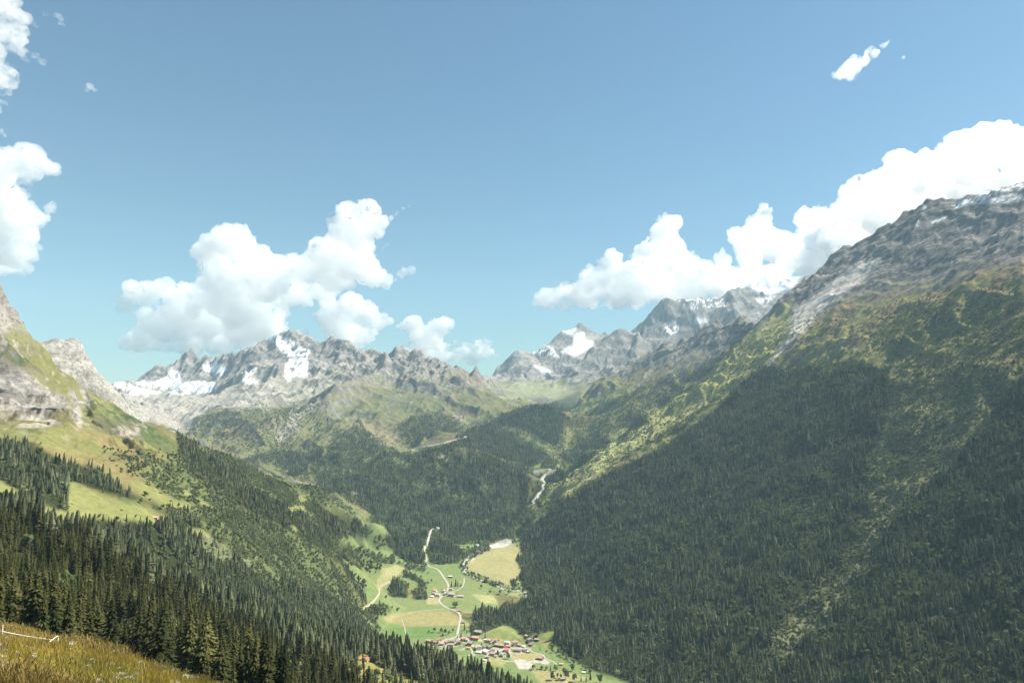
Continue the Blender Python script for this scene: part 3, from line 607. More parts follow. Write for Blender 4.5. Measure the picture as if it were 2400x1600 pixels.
ROADS = {
 'gorge': ([(1295,1108),(1280,1114),(1270,1122),(1276,1130),(1271,1140),(1273,1148),(1262,1157),(1257,1166),(1248,1178)], 15),
 'main': ([(998,1278),(994,1289),(997,1300),(1000,1308),(999,1318),(1007,1327),(1019,1330.5),(1027,1334.7),(1034,1343),(1041,1354),(1048,1364),(1051,1375),(1045.6,1385),(1038.5,1393.6),(1030,1402),(1030,1409),(1038.5,1417.5),(1051,1424.5),(1061,1427),(1071,1432),(1078,1440),(1079,1448),(1076.4,1461),(1073.6,1476),(1072,1489),(1080,1501),(1095,1507),(1110,1513),(1130,1523),(1160,1527),(1182,1519),(1212,1518),(1236,1518)], 6.5),
 'east': ([(1236,1518),(1250.6,1527),(1264,1530.6),(1274,1535),(1277,1540.6),(1287,1545),(1298,1550.5),(1305,1556)], 4.0),
 'loop': ([(1100,1516),(1104,1520),(1106.6,1525.5),(1104,1531.6),(1097,1535.5)], 4.0),
 'hamlet': ([(1087.6,1353),(1087,1365.6),(1082,1375),(1066.6,1384),(1048,1390)], 4.0),
 'field': ([(1113,1341),(1135,1344.5),(1163,1353),(1184,1363)], 3.5),
 'slope': ([(852,1425),(865,1417),(877.6,1406),(888.7,1390),(892,1374),(916,1361.5)], 3.5),
 'edge': ([(941,1449),(948,1470),(952.5,1492)], 3.0),
 'meadow': ([(954,1438),(970,1433),(992,1430),(1046.6,1426)], 3.5),
 'pass': ([(971.8,1050.7),(1017.7,1042),(1045,1036),(1068.7,1030),(1092.5,1023.5)], 14),
 'village': ([(1072,1489),(1055,1497),(1040,1500),(1028,1512)], 4.0),
 'side': ([(1155,1527),(1165,1540),(1180,1547),(1205,1550)], 4.5),
 'south': ([(1320,1625),(1332,1604),(1318,1590),(1305,1580)], 5.0),
 'upper': ([(1000,1278),(1004,1262),(1012,1240),(1030,1236)], 9.0)}
RIVER = [(1106,1303),(1099,1305),(1092,1313),(1086,1320.7),(1082,1327.7),(1090,1333),(1086,1341),(1100,1347),(1114,1353),(1128,1358.5),(1146.5,1364),(1163,1371),(1179,1378),(1198,1382),(1219.5,1384),(1236,1392),(1232,1402)]
def near_line(pts, w):
    m = np.zeros(Xg.shape, np.float32)
    for (x1, y1), (x2, y2) in zip(pts, pts[1:]):
        q = (PXg > min(x1, x2) - w) & (PXg < max(x1, x2) + w) & (PYg > min(y1, y2) - w) & (PYg < max(y1, y2) + w) & (VIS > -10)
        ix = np.nonzero(q); x = PXg[ix] - x1; y = PYg[ix] - y1; dx, dy = x2 - x1, y2 - y1
        k = np.clip((x * dx + y * dy) / (dx * dx + dy * dy), 0, 1)
        d = np.hypot(x - k * dx, (y - k * dy) * 1.6)
        m[ix] = np.maximum(m[ix], d < w)
    return m
for pts_, w_ in ROADS.values():
    m = 1 - near_line(pts_, 4.5); TREE *= m; BROAD *= m; SCRUB *= m
m = near_line(RIVER, 7) * is_(VAL); TREE *= 1 - m; BROAD[:] = BROAD * (1 - m) + m * .45; SCRUB[:] = np.maximum(SCRUB, m * .8)
m = near_line(RIVER, 3.2); put(m, C_(.38,.36,.33)); BROAD *= 1 - m * .8
VILL = poly([(1000,1500),(1070,1490),(1130,1478),(1150,1495),(1250,1495),(1250,1530),(1200,1545),(1130,1550),(1095,1525),(1010,1520)], [VAL], soft=1)
put(VILL * sm(.0, .5, nC) * .7, C_(.36, .32, .27))
BROAD += np.clip(TREE, 0, 1) * (1 - sm(-.55, .1, nB * .7 + nC * .9)) * np.where(Gg == RIG, .3, .2) * (1 - is_(NEAR))
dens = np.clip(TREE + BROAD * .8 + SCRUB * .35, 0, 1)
conif_shade = np.clip(TREE * 1.3, 0, 1) * (1 - is_(MEA)); put(dens * .6 * (1 - is_(MEA)) * (1 - .7 * AVA), C_(.07, .09, .035)); put(conif_shade * .93, C_(.022, .028, .012))  # ground under conifers painted near black: shadow between crowns put into the colour
print('paint', time.time() - T0)
# ------------------------------------------------------------------ terrain meshes
def new_mat(name):
    m = bpy.data.materials.new(name); m.use_nodes = True
    nt = m.node_tree; b = nt.nodes['Principled BSDF']
    b.inputs['Roughness'].default_value = 0.9
    b.inputs['Specular IOR Level'].default_value = 0.0 if name == 'ground_cover' else 0.15
    return m, nt, b

def terrain_material():
    m, nt, b = new_mat('ground_cover')
    N, L = nt.nodes, nt.links
    at = N.new('ShaderNodeAttribute'); at.attribute_name = 'cover'
    geo = N.new('ShaderNodeNewGeometry')
    n1 = N.new('ShaderNodeTexNoise'); n1.inputs['Scale'].default_value = 0.09; n1.inputs['Detail'].default_value = 5; n1.inputs['Roughness'].default_value = .65
    L.new(geo.outputs['Position'], n1.inputs['Vector'])
    mr = N.new('ShaderNodeMapRange'); mr.inputs['From Min'].default_value = .3; mr.inputs['From Max'].default_value = .7
    mr.inputs['To Min'].default_value = .78; mr.inputs['To Max'].default_value = 1.22
    L.new(n1.outputs['Fac'], mr.inputs['Value'])
    rk = N.new('ShaderNodeAttribute'); rk.attribute_name = 'rock'
    n3 = N.new('ShaderNodeTexNoise'); n3.inputs['Scale'].default_value = 0.03; n3.inputs['Detail'].default_value = 9; n3.inputs['Roughness'].default_value = .72; n3.inputs['Distortion'].default_value = 1.0
    mp = N.new('ShaderNodeMapping'); mp.inputs['Scale'].default_value = (1, 1, 2.2); L.new(geo.outputs['Position'], mp.inputs['Vector']); L.new(mp.outputs[0], n3.inputs['Vector'])
    m3 = N.new('ShaderNodeMapRange'); m3.inputs['From Min'].default_value = .40; m3.inputs['From Max'].default_value = .56; m3.inputs['To Min'].default_value = .42; m3.inputs['To Max'].default_value = 1.25
    n4 = N.new('ShaderNodeTexNoise'); n4.inputs['Scale'].default_value = 0.10; n4.inputs['Detail'].default_value = 8; n4.inputs['Roughness'].default_value = .75; n4.inputs['Distortion'].default_value = 1.2
    L.new(mp.outputs[0], n4.inputs['Vector'])
    av = N.new('ShaderNodeMath'); av.operation = 'ADD'; L.new(n3.outputs['Fac'], av.inputs[0]); L.new(n4.outputs['Fac'], av.inputs[1])
    ah = N.new('ShaderNodeMath'); ah.operation = 'MULTIPLY'; ah.inputs[1].default_value = .5; L.new(av.outputs[0], ah.inputs[0])
    L.new(ah.outputs[0], m3.inputs['Value'])
    mk = N.new('ShaderNodeMix'); mk.data_type = 'FLOAT'; mk.inputs[2].default_value = 1.0
    L.new(rk.outputs['Fac'], mk.inputs[0]); L.new(m3.outputs[0], mk.inputs[3])
    mq = N.new('ShaderNodeMath'); mq.operation = 'MULTIPLY'; L.new(mr.outputs[0], mq.inputs[0]); L.new(mk.outputs[0], mq.inputs[1])
    mx = N.new('ShaderNodeVectorMath'); mx.operation = 'MULTIPLY'
    cb = N.new('ShaderNodeCombineXYZ')
    for i in range(3): L.new(mq.outputs[0], cb.inputs[i])
    L.new(at.outputs['Color'], mx.inputs[0]); L.new(cb.outputs[0], mx.inputs[1])
    L.new(mx.outputs[0], b.inputs['Base Color'])
    n2 = N.new('ShaderNodeTexNoise'); n2.inputs['Scale'].default_value = 0.055; n2.inputs['Detail'].default_value = 7; n2.inputs['Roughness'].default_value = .7
    L.new(geo.outputs['Position'], n2.inputs['Vector'])
    bp = N.new('ShaderNodeBump'); bp.inputs['Distance'].default_value = 9.0
    L.new(at.outputs['Alpha'], bp.inputs['Strength'])
    L.new(n2.outputs['Fac'], bp.inputs['Height']); L.new(bp.outputs[0], b.inputs['Normal'])
    return m
MAT_TERRAIN = terrain_material()

def mesh_np(name, verts, quads=None, tris=None, smooth=True):
    me = bpy.data.meshes.new(name)
    me.vertices.add(len(verts)); me.vertices.foreach_set('co', np.ascontiguousarray(verts, np.float32).ravel())
    li = []; ls = []; off = 0
    if quads is not None and len(quads): li.append(quads.ravel()); ls.append(np.arange(len(quads)) * 4); off = len(quads) * 4
    if tris is not None and len(tris): li.append(tris.ravel()); ls.append(np.arange(len(tris)) * 3 + off)
    li = np.concatenate(li).astype(np.int32); ls = np.concatenate(ls).astype(np.int32)
    me.loops.add(len(li)); me.loops.foreach_set('vertex_index', li)
    me.polygons.add(len(ls)); me.polygons.foreach_set('loop_start', ls)
    me.update(calc_edges=True)
    me.shade_smooth() if smooth else me.shade_flat()
    return me

def obj(name, me, mat=None, parent=None, **props):
    o = bpy.data.objects.new(name, me); COL.objects.link(o)
    if mat is not None and me is not None and not me.materials: me.materials.append(mat)
    if parent is not None: o.parent = parent
    for k, v in props.items(): o[k] = v
    return o

vid = np.arange(NU * NT).reshape(NU, NT)
qa = np.stack([vid[:-1, :-1], vid[:-1, 1:], vid[1:, 1:], vid[1:, :-1]], -1).reshape(-1, 4)
qreg = Gg[:-1, :-1].reshape(-1)
# hidden slopes far out of sight need no faces at all behind the last skyline
V3 = np.stack([Xg, Yg, Zg], -1).reshape(-1, 3).astype(np.float32)
bumpy = (np.clip(Ag, 0, 1) * nearw * .55).astype(np.float32)
C4 = np.concatenate([COLR, bumpy[..., None]], -1).reshape(-1, 4).astype(np.float32)
sat_ = (COLR.max(-1) - COLR.min(-1)) / (COLR.max(-1) + 1e-6)
RK = (sm(.36, .18, sat_) * (COLR.max(-1) < .45) * sm(700, 1000, Rg) * (Gg != VAL)).astype(np.float32).ravel()
N3 = np.stack([NX, NY, NZ], -1).reshape(-1, 3).astype(np.float32)
NAMES = {MEA: 'grassy_hillside_ground', NEAR: 'wooded_hill', LEFT: 'alpine_hill', LIME: 'limestone_mountain', VAL: 'valley_ground', CEN: 'central_mountain', HIL: 'pass_terrain', FAR: 'far_mountains', RIG: 'right_mountain', SHO: 'shoulder_mountain'}
for rg, nm in NAMES.items():
    q = qa[qreg == rg]
    if not len(q): continue
    used, inv = np.unique(q, return_inverse=True)
    me = mesh_np(nm, V3[used], quads=inv.reshape(-1, 4))
    ca = me.color_attributes.new('cover', 'FLOAT_COLOR', 'POINT'); ca.data.foreach_set('color', C4[used].ravel())
    ra = me.attributes.new('rock', 'FLOAT', 'POINT'); ra.data.foreach_set('value', RK[used])
    me.normals_split_custom_set_from_vertices(N3[used])
    obj(nm, me, MAT_TERRAIN, kind='structure')
print('terrain mesh', time.time() - T0, 'quads', len(qa))
# ------------------------------------------------------------------ ground lookup
def height(X, Y):
    X = np.atleast_1d(np.asarray(X, float)); Y = np.atleast_1d(np.asarray(Y, float))
    th = np.arctan2(X, Y); u = np.log(np.hypot(X, Y))
    i = np.clip(np.searchsorted(TH, th) - 1, 0, NT - 2); j = np.clip(np.searchsorted(U, u) - 1, 0, NU - 2)
    a = (th - TH[i]) / (TH[i + 1] - TH[i]); r = np.exp(u); b = (r - R[j]) / (R[j + 1] - R[j])
    return (Zg[j, i] * (1 - a) * (1 - b) + Zg[j, i + 1] * a * (1 - b) + Zg[j + 1, i] * (1 - a) * b + Zg[j + 1, i + 1] * a * b)
RUN = runmax
def hit(px, py, rmin=15):
    """the ground point that shows at a place in the photograph"""
    th, t = ray(px, py)
    i = int(np.clip(np.searchsorted(TH, th) - 1, 0, NT - 2)); a = (th - TH[i]) / (TH[i + 1] - TH[i])
    col = (1 - a) * tt[:, i] + a * tt[:, i + 1]
    js = np.nonzero((col[1:] >= t) & (col[:-1] < t) & (R[1:] > rmin))[0]
    j = js[0] if len(js) else int(np.argmax(col))
    if len(js):
        k = (t - col[j]) / (col[j + 1] - col[j] + 1e-12); r = R[j] + k * (R[j + 1] - R[j])
    else: r = R[j]
    x, y = r * math.sin(th), r * math.cos(th)
    return Vector((x, y, float(height(x, y)[0])))

# ------------------------------------------------------------------ tree shapes
def foliage_mat(name, c0, c1, transl=.35):
    m, nt, b = new_mat(name)
    N, L = nt.nodes, nt.links
    oi = N.new('ShaderNodeObjectInfo')
    ramp = N.new('ShaderNodeValToRGB')
    ramp.color_ramp.elements[0].color = (*c0, 1); ramp.color_ramp.elements[1].color = (*c1, 1)
    L.new(oi.outputs['Random'], ramp.inputs[0])
    geo = N.new('ShaderNodeNewGeometry')
    ns = N.new('ShaderNodeTexNoise'); ns.inputs['Scale'].default_value = .8; ns.inputs['Detail'].default_value = 2
    L.new(geo.outputs['Position'], ns.inputs['Vector'])
    mr = N.new('ShaderNodeMapRange'); mr.inputs['From Min'].default_value = .3; mr.inputs['From Max'].default_value = .7
    mr.inputs['To Min'].default_value = .65; mr.inputs['To Max'].default_value = 1.35
    L.new(ns.outputs['Fac'], mr.inputs['Value'])
    sc = N.new('ShaderNodeVectorMath'); sc.operation = 'SCALE'
    n2 = N.new('ShaderNodeTexNoise'); n2.inputs['Scale'].default_value = .022; n2.inputs['Detail'].default_value = 3
    L.new(geo.outputs['Position'], n2.inputs['Vector'])
    m2 = N.new('ShaderNodeMapRange'); m2.inputs['From Min'].default_value = .32; m2.inputs['From Max'].default_value = .68
    m2.inputs['To Min'].default_value = .6; m2.inputs['To Max'].default_value = 1.5
    L.new(n2.outputs['Fac'], m2.inputs['Value'])
    mm = N.new('ShaderNodeMath'); mm.operation = 'MULTIPLY'; L.new(mr.outputs[0], mm.inputs[0]); L.new(m2.outputs[0], mm.inputs[1])
    L.new(ramp.outputs[0], sc.inputs[0]); L.new(mm.outputs[0], sc.inputs['Scale'])
    L.new(sc.outputs[0], b.inputs['Base Color'])
    b.inputs['Roughness'].default_value = .75
    b.inputs['Specular IOR Level'].default_value = .04
    tr = N.new('ShaderNodeBsdfTranslucent'); mxs = N.new('ShaderNodeMixShader'); mxs.inputs[0].default_value = transl
    L.new(sc.outputs[0], tr.inputs['Color']); L.new(b.outputs[0], mxs.inputs[1]); L.new(tr.outputs[0], mxs.inputs[2])
    L.new(mxs.outputs[0], N['Material Output'].inputs['Surface'])
    return m
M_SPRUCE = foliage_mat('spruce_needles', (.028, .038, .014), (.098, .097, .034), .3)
M_SPRUCE_FAR_LIT = foliage_mat('spruce_needles', (.042, .062, .032), (.20, .215, .115), .4)  # brighter copy for distant spruces, sunlit crowns put into the needle colour
M_BROAD = foliage_mat('broad_leaves', (.10, .14, .055), (.20, .225, .105))
M_SCRUB = foliage_mat('alder_leaves', (.12, .16, .06), (.25, .26, .13))
def plain(name, c, rough=.85):
    m, nt, b = new_mat(name); b.inputs['Roughness'].default_value = rough
    N, L = nt.nodes, nt.links
    ns = N.new('ShaderNodeTexNoise'); ns.inputs['Scale'].default_value = 1.5; ns.inputs['Detail'].default_value = 4
    geo = N.new('ShaderNodeNewGeometry'); L.new(geo.outputs['Position'], ns.inputs['Vector'])
    mx = N.new('ShaderNodeMix'); mx.data_type = 'RGBA'; mx.inputs['A'].default_value = (*[k * .8 for k in c], 1); mx.inputs['B'].default_value = (*[min(1, k * 1.2) for k in c], 1)
    L.new(ns.outputs['Fac'], mx.inputs['Factor']); L.new(mx.outputs['Result'], b.inputs['Base Color'])
    return m
M_BARK = plain('bark', (.09, .07, .05)); M_DEAD = plain('bleached_wood', (.52, .46, .38))

def spruce_geo(rs, tiers, nb, width=.17, core=1.0):
    """unit height; drooping fronds in tiers"""
    v, f = [], []
    for k in range(tiers):
        q = k / (tiers - 1)
        z = .07 + .91 * q ** .93
        rad = width * (1 - q) ** .8 * rs.uniform(.82, 1.18) + .008
        n = max(4, int(nb * (1 - .45 * q))); a0 = rs.uniform(0, 6.28)
        for i in range(n):
            a = a0 + 6.283 * i / n + rs.uniform(-.25, .25)
            rr = rad * rs.uniform(.65, 1.2); dr = rr * rs.uniform(.35, .75); w = 6.283 / n * rs.uniform(.42, .7)
            zt = z + rs.uniform(.0, .03) + rr * .15
            b = len(v)
            v.append((0.12 * rr * math.cos(a), .12 * rr * math.sin(a), zt))
            v.append((rr * .62 * math.cos(a - w), rr * .62 * math.sin(a - w), zt - dr * .75))
            v.append((rr * math.cos(a), rr * math.sin(a), zt - dr * rs.uniform(.7, 1.05)))
            v.append((rr * .62 * math.cos(a + w), rr * .62 * math.sin(a + w), zt - dr * .75))
            f.append((b, b + 1, b + 2, b + 3))
    # dense inner body
    n = 7
    for k in range(3):
        z0, z1 = (.08, .38, .68)[k], (.42, .72, .96)[k]; r0 = core * width * (.8, .6, .36)[k]; r1 = r0 * .35
        for i in range(n):
            a, c = 6.283 * i / n, 6.283 * (i + 1) / n; b = len(v)
            v += [(r0 * math.cos(a), r0 * math.sin(a), z0), (r0 * math.cos(c), r0 * math.sin(c), z0), (r1 * math.cos(c), r1 * math.sin(c), z1), (r1 * math.cos(a), r1 * math.sin(a), z1)]
            f.append((b, b + 1, b + 2, b + 3))
    return np.array(v), np.array(f)
def leafball(rs, n, blobs, leaf):
    """leaf clumps scattered over several lobes; unit height crown"""
    v, f = [], []
    for k in range(n):
        c, r = blobs[rs.integers(len(blobs))]
        d = rs.normal(size=3); d /= np.linalg.norm(d) + 1e-9
        if d[2] < -.5 and rs.random() < .6: d[2] *= -1
        p = np.array(c) + d * np.array(r) * rs.uniform(.7, 1.08)
        nrm = d + rs.normal(size=3) * .55; nrm /= np.linalg.norm(nrm)
        a = np.cross(nrm, rs.normal(size=3)); a /= np.linalg.norm(a) + 1e-9; b = np.cross(nrm, a)
        s = leaf * rs.uniform(.6, 1.3); i = len(v)
        for (x, y) in ((-1, -.7), (.9, -.9), (1.1, .8), (-.7, 1)):
            v.append(p + a * x * s + b * y * s + nrm * rs.uniform(-.2, .2) * s)
        f.append((i, i + 1, i + 2, i + 3))
    return np.array(v), np.array(f)
def trunk_geo(h, r, sides=6, rings=3, bend=.01):
    v, f = [], []
    for k in range(rings + 1):
        q = k / rings
        for i in range(sides):
            a = 6.283 * i / sides; rr = r * (1 - .85 * q) * (1.25 if k == 0 else 1)
            v.append((rr * math.cos(a) + bend * q, rr * math.sin(a), -.02 + (h + .02) * q))
    for k in range(rings):
        for i in range(sides):
            f.append((k * sides + i, k * sides + (i + 1) % sides, (k + 1) * sides + (i + 1) % sides, (k + 1) * sides + i))
    return np.array(v), np.array(f)
def join(parts):
    V_, F_, M_, o = [], [], [], 0
    for (v, f, m) in parts:
        V_.append(v); F_.append(f + o); M_.append(np.full(len(f), m)); o += len(v)
    return np.concatenate(V_), np.concatenate(F_), np.concatenate(M_)
def tree_mesh(name, parts, mats, smooth=False):
    v, f, mi = join(parts)
    me = mesh_np(name, v, quads=f, smooth=smooth)
    for m in mats: me.materials.append(m)
    me.polygons.foreach_set('material_index', mi.astype(np.int32))
    return me
def blobs_of(rs, n, w, squat=1.0):
    out = [((0, 0, .6), (w * .8, w * .8, .33 * squat))]
    for k in range(n):
        a = rs.uniform(0, 6.28); d = w * rs.uniform(.3, .65); z = rs.uniform(.38, .82)
        out.append(((d * math.cos(a), d * math.sin(a), z), (w * rs.uniform(.3, .5), w * rs.uniform(.3, .5), rs.uniform(.13, .22) * squat)))
    return out
rs = np.random.default_rng(3)
protos = bpy.data.collections.new('forest_shapes')
scrubs = bpy.data.collections.new('scrub_shapes')
broads = bpy.data.collections.new('broadleaf_shapes')
for k in range(4):
    me = tree_mesh('spruce_shape', [(*spruce_geo(rs, 11, 8, (.17, .195, .215, .18)[k]), 0)], [M_SPRUCE_FAR_LIT])
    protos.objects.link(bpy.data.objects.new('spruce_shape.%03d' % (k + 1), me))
for k in range(3):
    me = tree_mesh('spruce_full_shape', [(*spruce_geo(rs, 22, 11, (.15, .17, .19)[k], .55), 0), (*trunk_geo(.9, .013), 1)], [M_SPRUCE, M_BARK])
    protos.objects.link(bpy.data.objects.new('spruce_shape.%03d' % (k + 5), me))
for k in range(4):
    me = tree_mesh('broadleaf_shape', [(*leafball(rs, 130, blobs_of(rs, 6, .34), .075), 0), (*trunk_geo(.6, .025, 5, 2), 1)], [M_BROAD, M_BARK])
    broads.objects.link(bpy.data.objects.new('broadleaf_shape.%03d' % (k + 1), me))
for k in range(4):
    bl = [((rs.uniform(-.5, .5), rs.uniform(-.5, .5), rs.uniform(.2, .45)), (rs.uniform(.3, .55), rs.uniform(.3, .55), rs.uniform(.3, .5))) for _ in range(5)]
    me = tree_mesh('scrub_shape', [(*leafball(rs, 70, bl, .17), 0)], [M_SCRUB])
    scrubs.objects.link(bpy.data.objects.new('scrub_shape.%03d' % (k + 1), me))

def scatter(dens, rate, hmin, hmax, seed, cap=None, tall=None):
    g = np.random.default_rng(seed)
    h_avg = (hmin + hmax) / 2
    D = dens[:-1, :-1] * rate * (CELL[:-1, :-1])
    vis = (tt + hmax * 1.3 / Rg)[:-1, :-1] > RUN[:-1, :-1] - 3 / F
    inside = (THg[:-1, :-1] > math.radians(-39)) & (THg[:-1, :-1] < math.radians(39))
    steep = 1 - sm(66, 80, slope[:-1, :-1])
    D = D * vis * inside * steep
    n = g.poisson(D)
    jj, ii = np.nonzero(n); rep = n[jj, ii]; jj = np.repeat(jj, rep); ii = np.repeat(ii, rep)
    a = g.random(len(jj)); b = g.random(len(jj))
    th = TH[ii] + a * (TH[ii + 1] - TH[ii]); r = R[jj] + b * (R[jj + 1] - R[jj])
    z = (Zg[jj, ii] * (1 - a) * (1 - b) + Zg[jj, ii + 1] * a * (1 - b) + Zg[jj + 1, ii] * (1 - a) * b + Zg[jj + 1, ii + 1] * a * b)
    h = g.uniform(hmin, hmax, len(jj)) * g.choice([1, 1, .8, .6], len(jj)) * (np.where((Gg[jj, ii] == LEFT) & (hmax < 20), .72, 1))
    return np.stack([r * np.sin(th), r * np.cos(th), z - .3], -1), h, r, jj, ii, g

def gn_forest(name, pos, h, rot, pick, coll, wide, **props):
    me = bpy.data.meshes.new(name)
    me.vertices.add(len(pos)); me.vertices.foreach_set('co', pos.astype(np.float32).ravel())
    sc3 = np.stack([h * wide, h * wide, h], -1).astype(np.float32)
    at = me.attributes.new('size', 'FLOAT_VECTOR', 'POINT'); at.data.foreach_set('vector', sc3.ravel())
    at = me.attributes.new('turn', 'FLOAT_VECTOR', 'POINT'); at.data.foreach_set('vector', rot.astype(np.float32).ravel())
    at = me.attributes.new('shape', 'INT', 'POINT'); at.data.foreach_set('value', pick.astype(np.int32))
    o = obj(name, me, None, **props)
    ng = bpy.data.node_groups.new(name, 'GeometryNodeTree')
    ng.interface.new_socket('Geometry', in_out='INPUT', socket_type='NodeSocketGeometry')
    ng.interface.new_socket('Geometry', in_out='OUTPUT', socket_type='NodeSocketGeometry')
    N, L = ng.nodes, ng.links
    gi = N.new('NodeGroupInput'); go = N.new('NodeGroupOutput')
    ip = N.new('GeometryNodeInstanceOnPoints'); ci = N.new('GeometryNodeCollectionInfo')
    ci.inputs['Collection'].default_value = coll; ci.inputs['Separate Children'].default_value = True; ci.inputs['Reset Children'].default_value = True
    def named(n, dt):
        q = N.new('GeometryNodeInputNamedAttribute'); q.data_type = dt; q.inputs['Name'].default_value = n; return q.outputs['Attribute']
    ip.inputs['Pick Instance'].default_value = True
    L.new(gi.outputs[0], ip.inputs['Points']); L.new(ci.outputs[0], ip.inputs['Instance'])
    L.new(named('shape', 'INT'), ip.inputs['Instance Index'])
    er = N.new('FunctionNodeEulerToRotation'); L.new(named('turn', 'FLOAT_VECTOR'), er.inputs[0]); L.new(er.outputs[0], ip.inputs['Rotation'])
    L.new(named('size', 'FLOAT_VECTOR'), ip.inputs['Scale'])
    L.new(ip.outputs[0], go.inputs[0])
    md = o.modifiers.new('instances', 'NODES'); md.node_group = ng
    return o

def rots(g, n, lean=.05):
    return np.stack([g.normal(0, lean, n), g.normal(-.03, lean, n), g.random(n) * 6.283], -1)
# conifers
clump = sm(-.55, .25, nB * .7 + nC * .9) * 1.15; tallness = .75 + .5 * sm(-.5, .5, fbm(Xg, Yg, 55, 3, 66))
pos, h, r, jj, ii, g = scatter(np.clip(TREE, 0, 1) * clump * np.where(Rg < 900, 1.45, np.where(Gg == RIG, .55, 1)), 1 / 42.0, 15, 26, 5)
alt = Zg[jj, ii]
h = h * (1 - .45 * sm(150, 420, alt)) * np.where(TREE[jj, ii] < .5, .75, 1)
h = h * (1 - .22 * sm(650, 400, r)) * np.where(Gg[jj, ii] == LEFT, .68, 1) * tallness[jj, ii]
app = h / r
keep_r = r > 195
pos, h, r, jj, ii, app = pos[keep_r], h[keep_r], r[keep_r], jj[keep_r], ii[keep_r], app[keep_r]
top_vis = (tt[jj, ii] + h / r - RUN[jj, ii]) > 2 / F
PPX, PPY = project(pos[:, 0], pos[:, 1], pos[:, 2] + h * .8)
infr = (PPX > -10) & (PPX < 2410) & (PPY > 0) & (PPY < 1610)
shown = top_vis & infr
# the nearest 290, thinned where they would only hide one another
order = np.argsort(-np.where(shown & (Gg[jj, ii] == NEAR), app, 0))
single = np.zeros(len(h), bool); single[order[:290]] = True
print('spruces', len(h), 'single range', r[single].min(), r[single].max())
rest = ~single
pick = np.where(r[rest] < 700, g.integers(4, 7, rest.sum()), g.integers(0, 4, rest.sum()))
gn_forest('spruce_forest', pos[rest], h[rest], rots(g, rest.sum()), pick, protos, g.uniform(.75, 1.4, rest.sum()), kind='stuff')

def smesh(name, parts, mats, smooth=False): return tree_mesh(name, parts, mats, smooth)
crowns = [smesh('crown', [(*spruce_geo(rs, 34, 16, w, .5), 0)], [M_SPRUCE]) for w in (.13, .15, .165, .18, .2, .22)]
trunks = [smesh('trunk', [(*trunk_geo(.93, .014, 7, 4, .004), 0)], [M_BARK])]
GA = 'spruces standing in the dense wood at lower left'
for n, k in enumerate(np.nonzero(single)[0]):
    e = obj('spruce_tree', None); e.location = pos[k]; e.empty_display_size = .5
    px_ = PPX[k]
    if px_ < 170: lab = 'tall dark spruce in the dense wood just behind the wire fence'
    elif px_ < 480: lab = 'tall dark spruce in the dense wood right behind the golden meadow edge'
    else: lab = 'tall dark spruce in the dense wood downhill of the golden meadow'
    e['label'] = lab; e['category'] = 'tree'; e['group'] = lab.replace('tall dark spruce', 'spruces')
    hh = float(h[k]); w = random.uniform(.75, 1.35)
    e.rotation_euler = (random.gauss(0, .025), random.gauss(-.01, .025), random.uniform(0, 6.28)); e.scale = (hh * w, hh * w, hh)
    obj('crown', crowns[n % 6], None, e); obj('trunk', trunks[0], None, e)
# broadleaved woods
pos, h, r, jj, ii, g = scatter(np.clip(BROAD, 0, 1), 1 / 40.0, 7, 13, 6)
k = r > 330
pos, h, r = pos[k], h[k], r[k]
print('broad', len(h))
gn_forest('broadleaf_forest', pos, h, rots(g, len(h)), g.integers(0, 4, len(h)), broads, g.uniform(.8, 1.3, len(h)), kind='stuff')
# alder scrub and dwarf bushes
pos, h, r, jj, ii, g = scatter(np.clip(SCRUB, 0, 1) * sm(-.5, .2, nB + nC), 1 / 38.0, 2.5, 6, 8)
k = (r > 330)
pos, h, r = pos[k], h[k], r[k]
print('scrub', len(h))
gn_forest('scrub_undergrowth', pos, h, rots(g, len(h)), g.integers(0, 4, len(h)), scrubs, g.uniform(1, 1.7, len(h)), kind='stuff')
print('trees', time.time() - T0)
# ------------------------------------------------------------------ roads, river
def ribbon(name, pts, width, mat, lift=.5, kind='structure'):
    P2 = [Vector(p) for p in pts]
    dense = []
    for k in range(len(P2) - 1):
        p0 = P2[max(k - 1, 0)]; p1 = P2[k]; p2 = P2[k + 1]; p3 = P2[min(k + 2, len(P2) - 1)]
        n = max(2, int((p2 - p1).length / 1.5))
        for q in range(n):
            t = q / n
            dense.append(.5 * ((2 * p1) + (p2 - p0) * t + (2 * p0 - 5 * p1 + 4 * p2 - p3) * t * t + (3 * p1 - p0 - 3 * p2 + p3) * t ** 3))
    dense.append(P2[-1])
    W = [hit(p.x, p.y) for p in dense]
    W = [W[0]] + [(W[i - 1] + W[i] * 2 + W[i + 1]) / 4 for i in range(1, len(W) - 1)] + [W[-1]]
    v, f = [], []
    for i, w in enumerate(W):
        d = (W[min(i + 1, len(W) - 1)] - W[max(i - 1, 0)]); d.z = 0; d.normalize(); s = Vector((-d.y, d.x, 0))
        ww = width * random.uniform(.94, 1.06) if width > 3.6 else width * random.uniform(.85, 1.1)
        for c in (-.5, -.17, .17, .5):
            q = w + s * ww * c
            v.append((q.x, q.y, float(height(q.x, q.y)[0]) + (lift if abs(c) < .4 else -.1)))
    for i in range(len(W) - 1):
        for c in range(3): f.append((i * 4 + c, i * 4 + c + 1, i * 4 + c + 5, i * 4 + c + 4))
    return obj(name, mesh_np(name, np.array(v), quads=np.array(f)), mat, kind=kind)
M_ROAD = plain('pale_asphalt', (.36, .335, .30)); M_TRACK = plain('gravel_track', (.33, .30, .22)); M_WATER = plain('pale_river_water', (.36, .385, .38), .4)
